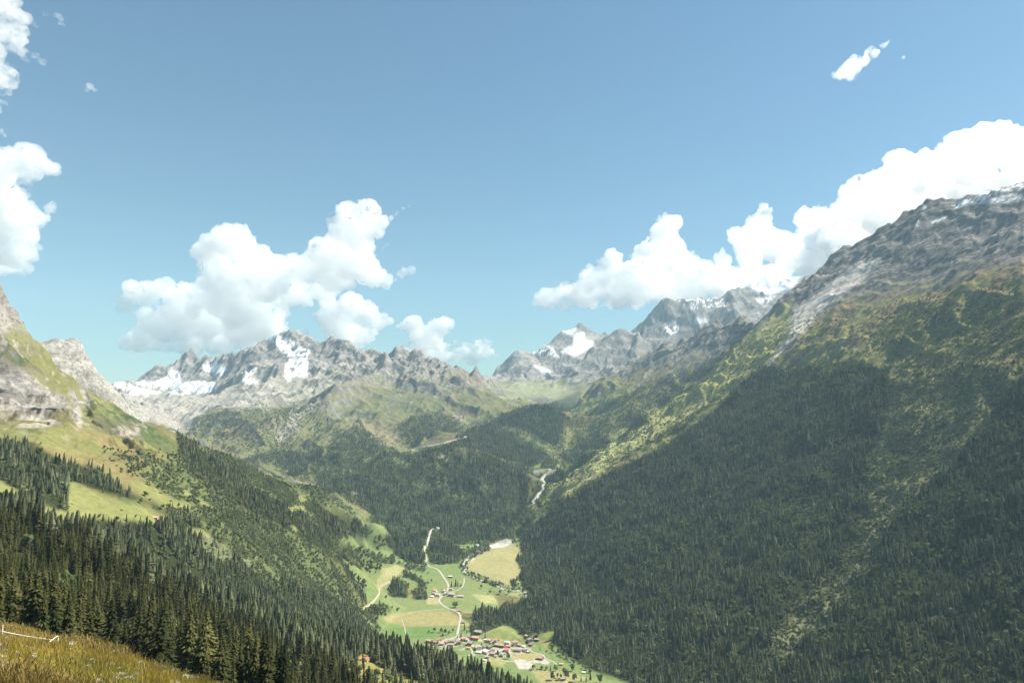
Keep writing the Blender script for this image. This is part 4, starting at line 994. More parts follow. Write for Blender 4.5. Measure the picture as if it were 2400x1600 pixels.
for k, (pts_, w_) in ROADS.items():
    ribbon({'main': 'road', 'pass': 'pass_road', 'east': 'road', 'loop': 'road', 'village': 'road', 'south': 'road', 'upper': 'road', 'gorge': 'river'}.get(k, 'gravel_path'), pts_, w_, M_ROAD if w_ >= 4 else M_TRACK, 1.5 if k in ('pass', 'upper', 'gorge') else .5)
ribbon('river', RIVER, 5, M_WATER, .45)

# ------------------------------------------------------------------ houses
def boxg(x0, x1, y0, y1, z0, z1):
    v = [(x, y, z) for x in (x0, x1) for y in (y0, y1) for z in (z0, z1)]
    return np.array(v, float), np.array([(0, 1, 3, 2), (4, 6, 7, 5), (0, 4, 5, 1), (2, 3, 7, 6), (0, 2, 6, 4), (1, 5, 7, 3)])
HM = {}
def hmat(kind, c):
    k = (kind, c)
    if k not in HM: HM[k] = plain(kind, c)
    return HM[k]
M_GLASS = plain('dark_window', (.04, .05, .06), .2); M_FRAME = plain('window_trim', (.7, .68, .62)); M_DOOR = plain('brown_door', (.16, .09, .05))
WINME = mesh_np('window', boxg(-.55, .55, -.04, .04, 0, 1.3)[0], quads=boxg(0, 1, 0, 1, 0, 1)[1], smooth=False); WINME.materials.append(M_GLASS)
FRME = None
def frame_mesh():
    ps = [(*boxg(-.7, .7, -.08, .08, -.15, -.02), 0), (*boxg(-.7, .7, -.08, .08, 1.32, 1.45), 0), (*boxg(-.7, -.57, -.08, .08, -.02, 1.32), 0), (*boxg(.57, .7, -.08, .08, -.02, 1.32), 0)]
    return tree_mesh('frame', ps, [M_FRAME])
FRME = frame_mesh()
DOORME = mesh_np('door', boxg(-.6, .6, -.06, .06, 0, 2.1)[0], quads=boxg(0, 1, 0, 1, 0, 1)[1], smooth=False); DOORME.materials.append(M_DOOR)
def house(name, label, px, py, w, l, hw, ang, roofc, wallc, cat='house', windows=True, pitch=.42, flat=False, group=None, basec=(.6, .57, .52)):
    p = hit(px, py)
    root = obj(name, None); root.empty_display_size = 1
    root['label'] = label; root['category'] = cat
    if group: root['group'] = group
    zs = [float(height(p.x + dx, p.y + dy)[0]) for dx in (-w / 2, w / 2) for dy in (-l / 2, l / 2)]
    root.location = (p.x, p.y, (min(zs) + max(zs)) / 2); root.rotation_euler = (0, 0, math.radians(ang))
    rh = 0 if flat else w / 2 * pitch
    x, y = w / 2, l / 2
    # ridge along local y
    v = np.array([(-x, -y, -2), (x, -y, -2), (x, y, -2), (-x, y, -2), (-x, -y, hw), (x, -y, hw), (x, y, hw), (-x, y, hw), (0, -y, hw + rh), (0, y, hw + rh)], float)
    q = np.array([(0, 1, 5, 4), (2, 3, 7, 6), (1, 2, 6, 5), (3, 0, 4, 7)]); t = np.array([(4, 5, 8), (6, 7, 9)])
    obj('wall', mesh_np('wall', v, quads=q, tris=t, smooth=False), hmat('timber_wall', wallc), root)
    bs = boxg(-x - .08, x + .08, -y - .08, y + .08, -2.2, min(1.6, hw * .4))
    if windows: obj('plinth', mesh_np('plinth', bs[0], quads=bs[1], smooth=False), hmat('stone_plinth', basec), root)
    o = 1.0; th = .3
    if flat:
        b = boxg(-x - .5, x + .5, -y - .5, y + .5, hw, hw + .3); rm = mesh_np('roof', b[0], quads=b[1], smooth=False)
    else:
        sl = rh / x; vv = []
        for s in (-1, 1):
            xo = s * (x + o); zo = hw - o * sl + .05; zr = hw + rh + .05
            vv += [(xo, -y - o, zo), (0, -y - o, zr), (0, y + o, zr), (xo, y + o, zo), (xo, -y - o, zo + th), (0, -y - o, zr + th), (0, y + o, zr + th), (xo, y + o, zo + th)]
        qq = []
        for k in (0, 8): qq += [(k, k + 1, k + 2, k + 3), (k + 4, k + 7, k + 6, k + 5), (k, k + 4, k + 5, k + 1), (k + 3, k + 2, k + 6, k + 7), (k, k + 3, k + 7, k + 4)]
        rm = mesh_np('roof', np.array(vv), quads=np.array(qq), smooth=False)
    ro = obj('roof', rm, hmat('roof_tiles', tuple(min(.85, c * 1.1 + .08) for c in roofc)), root)
    if windows and not flat:
        c = boxg(-.45, .45, -.45, .45, 0, 2.0); ch = obj('chimney', mesh_np('chimney', c[0], quads=c[1], smooth=False), hmat('chimney_render', (.6, .57, .53)), ro)
        ch.location = (x * .35, y * .3, hw + rh * .6)
    if windows:
        spots = []
        nfl = 2 if hw > 4.4 else 1
        for f_ in range(nfl):
            z = 1.9 + 2.6 * f_ if nfl == 2 else 1.2
            for k in (-1, 1): spots.append((k * w * .24, -y - .05, z, 0))
            for k in (-1, 1): spots.append((-x - .05, k * l * .25, z, 90)); spots.append((x + .05, k * l * .25, z, 90))
        for (a, b_, z, r_) in spots:
            wo = obj('window', WINME, None, root); wo.location = (a, b_, z); wo.rotation_euler = (0, 0, math.radians(r_))
            fo = obj('frame', FRME, None, wo)
    do = obj('door', DOORME, None, root); do.location = (0, -y - .1, 0)
    return root
BR, GR, OR, RD, LG, PK, DK = (.20, .14, .11), (.22, .215, .215), (.55, .22, .10), (.42, .12, .09), (.42, .40, .38), (.34, .22, .18), (.12, .10, .09)
WD, WW, LB = (.17, .10, .06), (.72, .69, .63), (.36, .24, .14)
VG = 'chalets of the village'; HG = 'buildings of the hamlet up the valley'
L_ = [
 ('barn', 'big slate grey roofed barn at the upper end of the village beside the knoll', 1122,1483,14,20,6,62,GR,WD,'barn',VG),
 ('chalet', 'long chalet with bright orange roof below the slate grey barn', 1115,1497,11,18,6,70,OR,WD,'house',VG),
 ('chalet', 'small dark chalet touching the left end of the bright orange roof', 1101,1495,8,9,5,60,DK,WD,'house',VG),
 ('chalet', 'chalet with faded orange roof left of the bright orange one', 1087,1499,11,13,6,35,(.45,.22,.14),LB,'house',VG),
 ('house', 'white walled house squeezed between the faded and the bright orange roofs', 1095,1501,7,9,6,60,LG,WW,'house',VG),
 ('chalet', 'brown chalet just below the road entry on the left of the village', 1061,1504,10,12,5,70,BR,WD,'house',VG),
 ('chalet', 'low brown chalet in front of the one at the road entry', 1059,1511,8,11,4,75,PK,WD,'house',VG),
 ('chalet', 'square brown chalet above the green field, left of the track bend', 1075,1508,10,10,6,20,BR,LB,'house',VG),
 ('chalet', 'brown chalet with broad gable right above the curved white lane', 1102,1509,12,13,6,65,(.26,.18,.14),WD,'house',VG),
 ('shed', 'small orange shed at the top of the curved white lane', 1098,1518,6,8,3,80,OR,LB,'shed',VG),
 ('chalet', 'red roofed chalet near the left tip of the village', 1029,1502,9,9,6,40,RD,WW,'house',VG),
 ('chalet', 'pinkish roofed chalet just above the dark spruce tops at the village left', 1036,1509,8,12,4,75,PK,LB,'house',VG),
 ('chalet', 'small rust brown chalet beside the red roofed one, toward the wood', 1022,1507,8,9,5,30,BR,LB,'house',VG),
 ('chalet', 'rust red chalet half hidden behind spruce tops', 1014,1505,8,10,5,60,RD,WD,'house',VG),
 ('chalet', 'leftmost brown chalet of the village behind the spruce tops', 1005,1503,10,12,5,70,PK,WD,'house',VG),
 ('chalet', 'brown chalet between the red roofed one and the road entry', 1046,1506,8,10,5,50,PK,WD,'house',VG),
 ('garage', 'white flat garage beside the lone spruce under the knoll', 1139,1499,7,9,3,70,(.7,.68,.65),WW,'garage',VG),
 ('chalet', 'brown gabled chalet right of the white garage', 1146,1502,10,12,5,65,PK,WD,'house',VG),
 ('chalet', 'reddish chalet at the foot of the golden knoll', 1164,1502,9,10,5,40,(.4,.2,.15),WW,'house',VG),
 ('barn', 'longest brown roofed barn in the middle of the village', 1171,1513,11,25,5,68,(.30,.22,.17),WD,'barn',VG),
 ('house', 'pale grey roofed house at the right end of the longest barn', 1190,1507,10,13,5,65,LG,WW,'house',VG),
 ('house', 'tall white house with orange brown roof under the knoll slope', 1208,1510,11,12,8,20,(.42,.22,.16),WW,'house',VG),
 ('chalet', 'small brown chalet right of the tall white house', 1219,1512,8,9,4,60,PK,LB,'house',VG),
 ('garage', 'white flat roofed garage at the right end of the upper village row', 1227,1514,6,8,3,65,(.65,.63,.6),WW,'garage',VG),
 ('chalet', 'chalet with vivid red roof at the lower right of the village', 1189,1524,12,13,5,70,(.55,.10,.10),WW,'house',VG),
 ('chalet', 'dull red chalet directly above the vivid red roof', 1192,1516,9,11,5,70,(.38,.18,.15),WD,'house',VG),
 ('farmhouse', 'large farmhouse with light brown roof right of the curved white lane', 1120,1519,14,16,6,25,(.38,.28,.22),WW,'house',VG),
 ('chalet', 'dark brown chalet in the village centre', 1136,1517,9,10,5,50,BR,WD,'house',VG),
 ('chalet', 'brown chalet with small gable next to the centre lane', 1148,1518,9,11,5,30,BR,LB,'house',VG),
 ('chalet', 'pink brown chalet at the village centre crossing', 1155,1524,8,9,5,20,PK,WW,'house',VG),
 ('barn', 'broad pale grey roofed barn in the lower village', 1141,1528,15,19,5,40,(.48,.45,.42),WW,'barn',VG),
 ('chalet', 'brown chalet below the broad pale grey barn', 1156,1533,11,13,5,55,PK,WD,'house',VG),
 ('house', 'white roofed annex in front of the large light brown farmhouse', 1123,1528,7,13,3,70,(.62,.6,.57),WW,'house',VG),
 ('chalet', 'small brown chalet at the bottom tip of the village', 1144,1540,7,9,4,60,PK,LB,'house',VG),
 ('hut', 'tiny white hut on the grass below the village', 1136,1546,4,6,2.5,70,(.75,.73,.7),WW,'hut',VG),
 ('house', 'grey roofed house between two round trees at the lower village', 1178,1535,9,11,5,45,(.30,.29,.31),WW,'house',VG),
 ('chalet', 'long brown chalet above the dry field at the right of the village', 1214,1524,9,17,4,75,BR,WD,'house',VG),
 ('chalet', 'brown chalet at the end of the row above the dry field', 1230,1524,9,11,4,40,BR,WD,'house',VG),
 ('shed', 'pale cluttered shed where the village lane leaves for the gravel lot', 1238,1527,6,8,3,30,LG,LB,'shed',VG),
 ('house', 'dark grey house standing alone below the upper green clearing', 1242,1502,10,12,6,25,(.16,.16,.17),(.25,.22,.2),'house',VG),
 ('barn', 'small brown barn just below the lone dark grey house', 1244,1511,7,8,4,60,BR,WD,'barn',VG),
 ('barn', 'tan barn leaning on the wood edge right of the knoll', 1235,1490,7,8,4,40,(.5,.36,.22),LB,'barn',VG),
 ('barn', 'low brown barn under a round tree in the upper green clearing', 1258,1498,6,11,3,80,PK,WD,'barn',VG),
 ('barn', 'brown hipped barn standing alone beside the gravel lots', 1266,1543,11,14,4.5,65,(.28,.16,.13),WD,'barn',None),
 ('shed', 'small orange roofed shed alone in the long green meadow', 1316,1556,5,8,3,70,(.6,.3,.14),LB,'shed',None),
 ('trailer', 'white box trailer parked in the green meadow at the lower right', 1368,1575,3,7,2.6,85,(.8,.8,.78),WW,'trailer',None),
 ('house', 'orange roofed white house at the top left of the hamlet', 1020,1385,11,13,6,60,OR,WW,'house',HG),
 ('house', 'pink grey house just below the orange roof of the hamlet', 1018,1391,10,12,5,60,PK,WW,'house',HG),
 ('house', 'grey roofed house by the road on the left of the hamlet', 1027,1394,11,14,5,70,(.36,.34,.37),WW,'house',HG),
 ('shed', 'white shed at the far left of the hamlet', 1013,1397,7,9,3,80,(.66,.64,.62),WW,'shed',HG),
 ('farmhouse', 'largest farmhouse of the hamlet with broad grey brown roof', 1061,1394,18,22,6,60,(.30,.25,.24),LB,'house',HG),
 ('house', 'reddish house between the road and the largest hamlet farmhouse', 1044,1392,10,12,5,30,(.42,.22,.18),WW,'house',HG),
 ('shed', 'long low grey shed at the right end of the hamlet', 1080,1397,8,17,3.5,82,(.34,.34,.36),LB,'shed',HG),
 ('house', 'pale pink house on the road above the reddish one', 1042,1385,9,10,5,45,(.5,.38,.33),WW,'house',HG),
 ('house', 'small house under the tall conifers above the hamlet', 1059,1380,9,11,4,60,PK,WW,'house',HG),
 ('barn', 'flat pale roofed barn by the road north of the tall conifers', 1056,1351,9,15,4,70,(.5,.44,.38),WD,'barn',HG),
 ('shed', 'low red shed in the field beside the road bend', 1076,1430,5,11,3,82,RD,(.4,.14,.1),'shed',None),
 ('shed', 'dark brown shed at the road edge above the village', 1085,1458,5,9,3,80,BR,WD,'shed',None),
 ('house', 'lone white gabled house among trees high up the valley', 1082,1287,10,12,7,10,(.3,.3,.3),WW,'house',None),
 ('hut', 'tiny herders hut with red roof on the grassy shelf of the left slope', 366,1215,6,9,3,75,(.55,.25,.2),(.66,.5,.44),'hut',None),
 ('barn', 'red roofed barn in the clearing of the near spruce wood', 855,1546,6,9,3,78,(.48,.11,.06),(.6,.55,.48),'barn',None),
 ('shed', 'small dark shed left of the red roofed barn in the near clearing', 835,1546,3.2,4,2.5,60,(.4,.28,.28),WD,'shed',None),
]
for q in L_:
    nm, lab, px, py, w, l, hw, ang, rc, wc, cat, grp = q
    house(nm, lab, px, py + 1.5, w * .92, l * .92, hw, -(90 - ang) + 90 if False else ang, rc, wc, cat, windows=cat in ('house',), flat=cat in ('garage',), group=grp)
# ------------------------------------------------------------------ single trees on the meadows
lone_crowns = [tree_mesh('crown', [(*leafball(rs, 420, blobs_of(rs, 9, .40), .05), 0)], [M_BROAD]) for _ in range(4)]
lone_trunk = tree_mesh('trunk', [(*trunk_geo(.6, .03, 6, 3, .01), 0)], [M_BARK])
spr_crowns = [tree_mesh('crown', [(*spruce_geo(rs, 20, 10, w), 0)], [M_SPRUCE]) for w in (.15, .19)]
def lone(kind, label, px, py, h, group=None, wide=1.0):
    p = hit(px, py); sp = kind == 'spruce'
    e = obj('spruce_tree' if sp else 'broadleaf_tree', None); e.location = p; e.rotation_euler = (0, 0, random.uniform(0, 6.28)); e.scale = (h * wide, h * wide, h)
    e['label'] = label; e['category'] = 'tree'
    if group: e['group'] = group
    obj('crown', random.choice(spr_crowns if sp else lone_crowns), None, e); obj('trunk', trunks[0] if sp else lone_trunk, None, e)
GM = 'trees dotted over the valley meadows'
for q in [('b','largest round tree alone in the meadow beside the road curve',1066.6,1423,17,1.3),
 ('b','round tree with long shadow, leftmost of the field trees right of the hamlet',1127.6,1378,13,.9), ('b','second round field tree from the left, lower in the green field right of the hamlet',1148.6,1391,13,.9),
 ('b','field tree standing close to the river bushes right of the hamlet',1156,1377.5,14,.9), ('b','middle round tree of the lower row in the field right of the hamlet',1172.5,1392,14,.9),
 ('b','narrow tree next to the middle one in the field right of the hamlet',1191.4,1391.5,13,.7), ('b','tree at the right edge of the field where the track meets the wood',1225,1391.5,15,.7),
 ('b','small round bush tree by the river above the field trees',1141,1358,9,1.2), ('b','small round tree alone in the light green field above the hamlet',986.6,1353,8,1.1),
 ('b','sparse tree in the green field between the road and the wooded knoll',1012,1364,12,.6), ('b','small tree at the roadside by the hamlet entrance',1036.4,1384,7,1),
 ('s','leftmost tall conifer of the trio above the hamlet',1058,1375,19,1.2), ('s','tallest conifer of the trio above the hamlet',1068,1373,24,1), ('s','shorter conifer at the right of the trio above the hamlet',1073,1374,16,1.1),
 ('b','tall bush beside the lane right of the conifer trio',1080,1377,12,.7), ('b','dark round tree in the field corner left of the village road',1018,1480.6,13,.9),
 ('b','left one of two touching dome trees near the village road',1034.7,1481.6,12,1), ('b','right taller one of two touching dome trees near the village road',1044,1486.7,17,.7),
 ('b','bushy tree right of the two dome trees by the village road',1052,1486.7,11,.8), ('s','slim spruce in front of the two dome trees',1038,1490,14,.9),
 ('b','small bush tree alone in the bright green field above the village',1005,1482,6,1.3), ('b','small tree on the pale yard beside the village road',1061.7,1480,9,.9),
 ('s','tall dark spruce right of the road above the village',1088.8,1476,18,1.1), ('s','broad dark tree at the foot of the spur wood above the village',1104,1477,15,1.4),
 ('s','short spruce below the tall roadside one',1094,1483,10,1.1), ('s','leaning slim conifer where the road enters the village',1080.6,1492,15,.9), ('s','thin dark conifer in the middle of the road entry',1072.4,1494,10,.7),
 ('s','lone spruce between the slate barn and the knoll',1137,1495,14,1.1), ('b','pale tree alone on top of the golden knoll',1173.5,1467,11,.7),
 ('b','round tree in the lower village beside the pink brown chalet',1167,1538,14,.7), ('b','dark round tree at the lower right edge of the village',1191,1544,15,.8),
 ('s','tiny spruce on the green between the village chalets',1128.6,1511,7,1.3), ('b','dark tree left of the longest village barn',1148,1512,8,1), ('b','taller dark tree touching the longest village barn',1157,1513,11,.9),
 ('b','round tree above the low brown barn in the upper clearing',1258,1494,9,1.1), ('s','small dark spruce alone on the grass slope right of the village',1266,1523,7,1.2),
 ('b','small round tree left of the wood edge on the grass slope',1281.5,1527,5,1.3), ('b','bigger round tree at the wood edge on the grass slope',1294,1529,10,.9),
 ('b','bushy tree at the left end of the hedge below the gravel lot',1250.6,1568,11,1), ('b','short shrub tree just in front of the hedge left end',1259.4,1571,6,1), ('b','wide hedge tree in the middle of the row below the gravel lot',1270.5,1568,8,1.5),
 ('b','second wide hedge tree right of the middle one',1281,1569,8,1.3), ('s','small pointed tree in the hedge row',1290,1570,11,1), ('b','tallest tree at the right end of the hedge row',1302.5,1572,14,.9),
 ('b','square dark tree alone in the green meadow at lower right',1342,1572,14,.9), ('b','large round tree in the dry meadow near the bottom edge',1294,1593,18,.8), ('b','biggest round tree of the dry meadow near the bottom edge',1326,1592,24,.85),
 ('b','small tree between the two big round ones near the bottom edge',1307,1588,11,.7), ('b','low bush left of the biggest round tree',1315,1588,9,.9), ('b','tree right of the biggest round one at the bottom edge',1347,1597,18,.8),
 ('s','narrow tree near the bottom edge right of the dry meadow',1362,1596,13,1), ('s','slender conifer beside the narrow one at the bottom edge',1374,1597,13,1), ('s','tall pointed tree left of the dark wood at the bottom edge',1384,1592,17,1),
 ('b','wide tree at the dark wood corner near the bottom edge',1406,1600,20,.9), ('b','small round tree alone in the field below the wooded knoll',905,1402,10,.9), ('b','round bush tree at the right end of the hedge in the left fields',932.5,1431,10,1.1),
 ('b','small lone tree beside the road above the hamlet fields',1003,1344,7,1.0)]:
    lone('spruce' if q[0] == 's' else 'broad', q[1], q[2], q[3], q[4], GM, q[5])
# a bleached dead trunk in the near wood
p = hit(454, 1432); e = obj('dead_tree', None); e.location = p; e['label'] = 'bleached bare dead trunk sticking out of the near spruce wood'; e['category'] = 'tree'
e.scale = (16, 16, 16); obj('trunk', tree_mesh('trunk', [(*trunk_geo(1.0, .016, 6, 4, .02), 0)], [M_DEAD]), None, e)
for k in range(7):
    z = .35 + .08 * k; a = k * 2.4; v = np.array([(0, 0, z), (0, 0, z + .012), (.09 * math.cos(a), .09 * math.sin(a), z - .02), (.005, .005, z)])
    obj('branch', mesh_np('branch', v, quads=np.array([(0, 1, 2, 3)]), smooth=False), M_DEAD, e)
print('houses', time.time() - T0)

# ------------------------------------------------------------------ wire fence in front
M_POST = plain('pale_fence_post', (.62, .55, .38)); M_TAPE = plain('white_fence_tape', (.82, .80, .74))
def tube(name, pts, r, mat, parent, sides=5):
    v, f = [], []
    for i, p_ in enumerate(pts):
        d = (pts[min(i + 1, len(pts) - 1)] - pts[max(i - 1, 0)]).normalized(); a = d.orthogonal().normalized(); b = d.cross(a)
        for k in range(sides):
            q = p_ + (a * math.cos(6.283 * k / sides) + b * math.sin(6.283 * k / sides)) * r; v.append(q[:])
    for i in range(len(pts) - 1):
        for k in range(sides): f.append((i * sides + k, i * sides + (k + 1) % sides, (i + 1) * sides + (k + 1) % sides, (i + 1) * sides + k))
    return obj(name, mesh_np(name, np.array(v), quads=np.array(f)), mat, parent)
def at_range(px, py, r):
    th, t = ray(px, py); return Vector((r * math.sin(th), r * math.cos(th), r * t))
r1, r2 = 38.0, 37.0
b1 = at_range(3, 1508, r1); b2 = at_range(135.5, 1522, r2)
b1.z = float(height(b1.x, b1.y)[0]); b2.z = float(height(b2.x, b2.y)[0])
print('fence', r1, r2, b1, b2)
fr = obj('wire_fence', None); fr.location = (0, 0, 0); fr['label'] = 'white tape pasture fence on thin pale posts at the meadow edge'; fr['category'] = 'fence'
tube('post', [b1 - Vector((0, 0, .2)), at_range(6, 1463, r1)], .035, M_POST, fr)
tube('post', [b2 - Vector((0, 0, .2)), at_range(135.5, 1489, r2)], .035, M_POST, fr)
A_, B_ = at_range(5.5, 1479, r1), at_range(134, 1500, r2)
pts = [A_.lerp(B_, k / 12) - Vector((0, 0, .03 * math.sin(math.pi * k / 12))) for k in range(13)]
tube('tape', pts, .02, M_TAPE, fr, 4)
th0 = A_ + Vector((-6, 1.0, .1)); tube('tape', [A_, th0], .02, M_TAPE, fr, 4)
tube('brace', [at_range(134.5, 1489.5, r2), at_range(116, 1503, r2 - 1.2)], .02, M_TAPE, fr, 4)

# ------------------------------------------------------------------ meadow grass
def blade_tuft(g, n, h, w, spread, droop, head=False):
    v, f = [], []
    for k in range(n):
        a = g.uniform(0, 6.28); x0, y0 = g.normal(0, spread, 2); hh = h * g.uniform(.55, 1.15); lx, ly = math.cos(a), math.sin(a)
        c = g.uniform(.1, droop) * hh; px_, py_ = -ly * w, lx * w; b = len(v)
        m = (x0 + lx * c * .3, y0 + ly * c * .3, hh * .55); t = (x0 + lx * c, y0 + ly * c, hh)
        k2 = 1.6 if head else .15
        v += [(x0 - px_, y0 - py_, 0), (x0 + px_, y0 + py_, 0), (m[0] + px_ * .8, m[1] + py_ * .8, m[2]), (m[0] - px_ * .8, m[1] - py_ * .8, m[2]), (t[0] + px_ * k2, t[1] + py_ * k2, t[2]), (t[0] - px_ * k2, t[1] - py_ * k2, t[2])]
        f += [(b, b + 1, b + 2, b + 3), (b + 3, b + 2, b + 4, b + 5)]
    return np.array(v), np.array(f)
MG = [foliage_mat('green_blades', (.15, .18, .022), (.27, .26, .045)), foliage_mat('golden_blades', (.29, .235, .035), (.44, .34, .06)), foliage_mat('rust_seed_heads', (.24, .18, .06), (.36, .28, .10)), foliage_mat('white_blossom', (.5, .48, .42), (.7, .67, .6))]
grs = np.random.default_rng(12)
tufts = bpy.data.collections.new('tuft_shapes')
spec = [(30, .25, .007, .10, .7, False, 0), (28, .22, .006, .10, .9, False, 0), (28, .30, .005, .11, .8, False, 1), (26, .27, .006, .12, .9, False, 1), (18, .42, .004, .12, .5, True, 2), (16, .36, .004, .10, .6, True, 2)]
for i, (n, h_, w_, s_, d_, hd, mi) in enumerate(spec):
    me = tree_mesh('tuft_shape', [(*blade_tuft(grs, n, h_, w_, s_, d_, hd), 0)], [MG[mi]])
    tufts.objects.link(bpy.data.objects.new('tuft_shape.%03d' % (i + 1), me))
v, f = leafball(grs, 26, [((0, 0, .3), (.1, .1, .03))], .016); v2, f2 = blade_tuft(grs, 8, .3, .005, .05, .3)
tufts.objects.link(bpy.data.objects.new('tuft_shape.007', tree_mesh('tuft_shape', [(v, f, 0), (v2, f2, 1)], [MG[3], MG[0]])))
N_ = 62000
th = grs.uniform(math.radians(-39.5), math.radians(-19), N_); r = np.sqrt(grs.uniform(19 ** 2, 66 ** 2, N_))
X, Y = r * np.sin(th), r * np.cos(th); Z = height(X, Y)
m1 = fbm(X, Y, 7, 3, 91); m2 = fbm(X, Y, 3, 3, 95)
px_, py_ = project(X, Y, Z)
pick = np.where(m1 + m2 * .5 > .1, grs.integers(0, 2, N_), np.where(m1 < -.7, grs.integers(4, 6, N_), grs.integers(2, 4, N_)))
pick = np.where(grs.random(N_) < .3, grs.integers(0, 5, N_), pick)
rim = r > 40
pick = np.where(rim & (grs.random(N_) < .15), grs.integers(4, 6, N_), pick)
fl = (fbm(X, Y, 4, 2, 99) > .35) & (grs.random(N_) < .035) | (grs.random(N_) < .006)
pick = np.where(fl, 6, pick)
ok = (Gg[np.clip(np.searchsorted(R, r), 0, NU - 1), 300] == MEA) | (r < 60)
sc_ = grs.uniform(.7, 1.25, N_) * np.where(m1 < -.5, 1.3, 1)
gn_forest('meadow_grass', np.stack([X, Y, Z - .03], -1), sc_, rots(grs, N_, .12), pick, tufts, grs.uniform(.9, 1.3, N_), kind='stuff')
print('meadow', time.time() - T0)
# ------------------------------------------------------------------ clouds
from mathutils import noise as mnoise
CLOUD_DENS = 0.007
cm = bpy.data.materials.new('cloud_vapour'); cm.use_nodes = True
cn = cm.node_tree; cn.nodes.clear()
co = cn.nodes.new('ShaderNodeOutputMaterial'); cvn = cn.nodes.new('ShaderNodeVolumePrincipled')
cvn.inputs['Color'].default_value = (1, 1, 1, 1); cvn.inputs['Density'].default_value = CLOUD_DENS; cvn.inputs['Anisotropy'].default_value = 0.5
cn.links.new(cvn.outputs[0], co.inputs['Volume'])
ct = cn.nodes.new('ShaderNodeBsdfTransparent'); cdf = cn.nodes.new('ShaderNodeBsdfDiffuse'); cdf.inputs[0].default_value = (.95, .95, .95, 1)
cmx = cn.nodes.new('ShaderNodeMixShader'); cmx.inputs[0].default_value = .03
cn.links.new(ct.outputs[0], cmx.inputs[1]); cn.links.new(cdf.outputs[0], cmx.inputs[2]); cn.links.new(cmx.outputs[0], co.inputs['Surface'])
def ico(n=2):
    import bmesh
    bm = bmesh.new(); bmesh.ops.create_icosphere(bm, subdivisions=n, radius=1.0)
    v = np.array([q.co[:] for q in bm.verts]); f = np.array([[w.index for w in q.verts] for q in bm.faces]); bm.free(); return v, f
ICO_V, ICO_F = ico(2)
def cloud(label, rng_m, puffs, seed, rough=1.0, voxel=3.8, extra=5, dens=None, group=None, lean=1.0):
    g = np.random.default_rng(seed)
    V_, F_, o = [], [], 0
    px1 = rng_m / F
    cx = sum(p[0] for p in puffs) / len(puffs)
    all_ = []; cy_ = sum(p[1] for p in puffs) / len(puffs)
    for (px, py, rp) in puffs:
        all_.append((px, py, rp, g.uniform(-.3, .3) * rp))
        for _ in range(extra):
            a = g.uniform(-.3, 3.44); d = rp * g.uniform(.55, .85); q = rp * g.uniform(.25, .45)
            all_.append((px + d * math.cos(a), py - d * math.sin(a), q, g.uniform(-.8, .5) * rp))
    for (px, py, rp, dz) in all_:
        th, t = ray(px, py); rr = rng_m + (dz - lean * (cy_ - py)) * px1
        c = np.array([rr * math.sin(th), rr * math.cos(th), rr * t])
        R_ = rp * px1 * np.array([1, 1, .92])
        q_ = ICO_V * R_; rad = np.array([math.sin(th), math.cos(th), 0]); q_ = q_ - np.outer(q_ @ rad, rad) * .45; V_.append(q_ + c); F_.append(ICO_F + o); o += len(ICO_V)
    me = mesh_np('cloud_tmp', np.concatenate(V_), tris=np.concatenate(F_))
    ob = bpy.data.objects.new('cloud', me); COL.objects.link(ob)
    md = ob.modifiers.new('r', 'REMESH'); md.mode = 'VOXEL'; md.voxel_size = voxel * px1; md.use_smooth_shade = True
    dg = bpy.context.evaluated_depsgraph_get(); ev = ob.evaluated_get(dg)
    m2 = bpy.data.meshes.new_from_object(ev)
    ob.modifiers.clear(); ob.data = m2; bpy.data.meshes.remove(me)
    n = len(m2.vertices); co_ = np.empty(n * 3, np.float32); no_ = np.empty(n * 3, np.float32)
    m2.vertices.foreach_get('co', co_); m2.vertices.foreach_get('normal', no_)
    co_ = co_.reshape(-1, 3); no_ = no_.reshape(-1, 3)
    off = np.empty(n, np.float32); s = 1 / px1
    for i in range(n):
        p = Vector(co_[i]) * s                       # in photo pixels, roughly
        w = mnoise.noise_vector(p / 30) * 8
        q = p + w
        d1 = mnoise.voronoi(q / 34)[0][0]; d2 = mnoise.voronoi(q / 15)[0][0]
        n1 = mnoise.noise(p / 70); n3 = mnoise.noise(q / 7)
        off[i] = rough * (n1 * 13 + (.45 - d1) * 20 + (.45 - d2) * 10 + n3 * 3.5 + mnoise.noise(q / 3.5) * 1.6)
    co_ += no_ * (off * px1)[:, None]
    m2.vertices.foreach_set('co', co_.ravel()); m2.update()
    m2.materials.clear()
    mat = cm
    if dens:
        mat = cm.copy(); nt_ = mat.node_tree
        tn = nt_.nodes.new('ShaderNodeTexNoise'); tn.inputs['Scale'].default_value = 1 / (26 * px1); tn.inputs['Detail'].default_value = 4; tn.inputs['Roughness'].default_value = .52; tn.inputs['Distortion'].default_value = .6
        ge = nt_.nodes.new('ShaderNodeNewGeometry'); nt_.links.new(ge.outputs['Position'], tn.inputs['Vector'])
        mr = nt_.nodes.new('ShaderNodeMapRange'); mr.inputs['From Min'].default_value = .38; mr.inputs['From Max'].default_value = .72; mr.inputs['To Max'].default_value = dens
        nt_.links.new(tn.outputs['Fac'], mr.inputs['Value']); nt_.links.new(mr.outputs[0], nt_.nodes['Principled Volume'].inputs['Density'])
        nt_.nodes['Mix Shader'].inputs[0].default_value = .004
    m2.materials.append(mat)
    ob['label'] = label; ob['category'] = 'cloud'
    return n
nv = 0
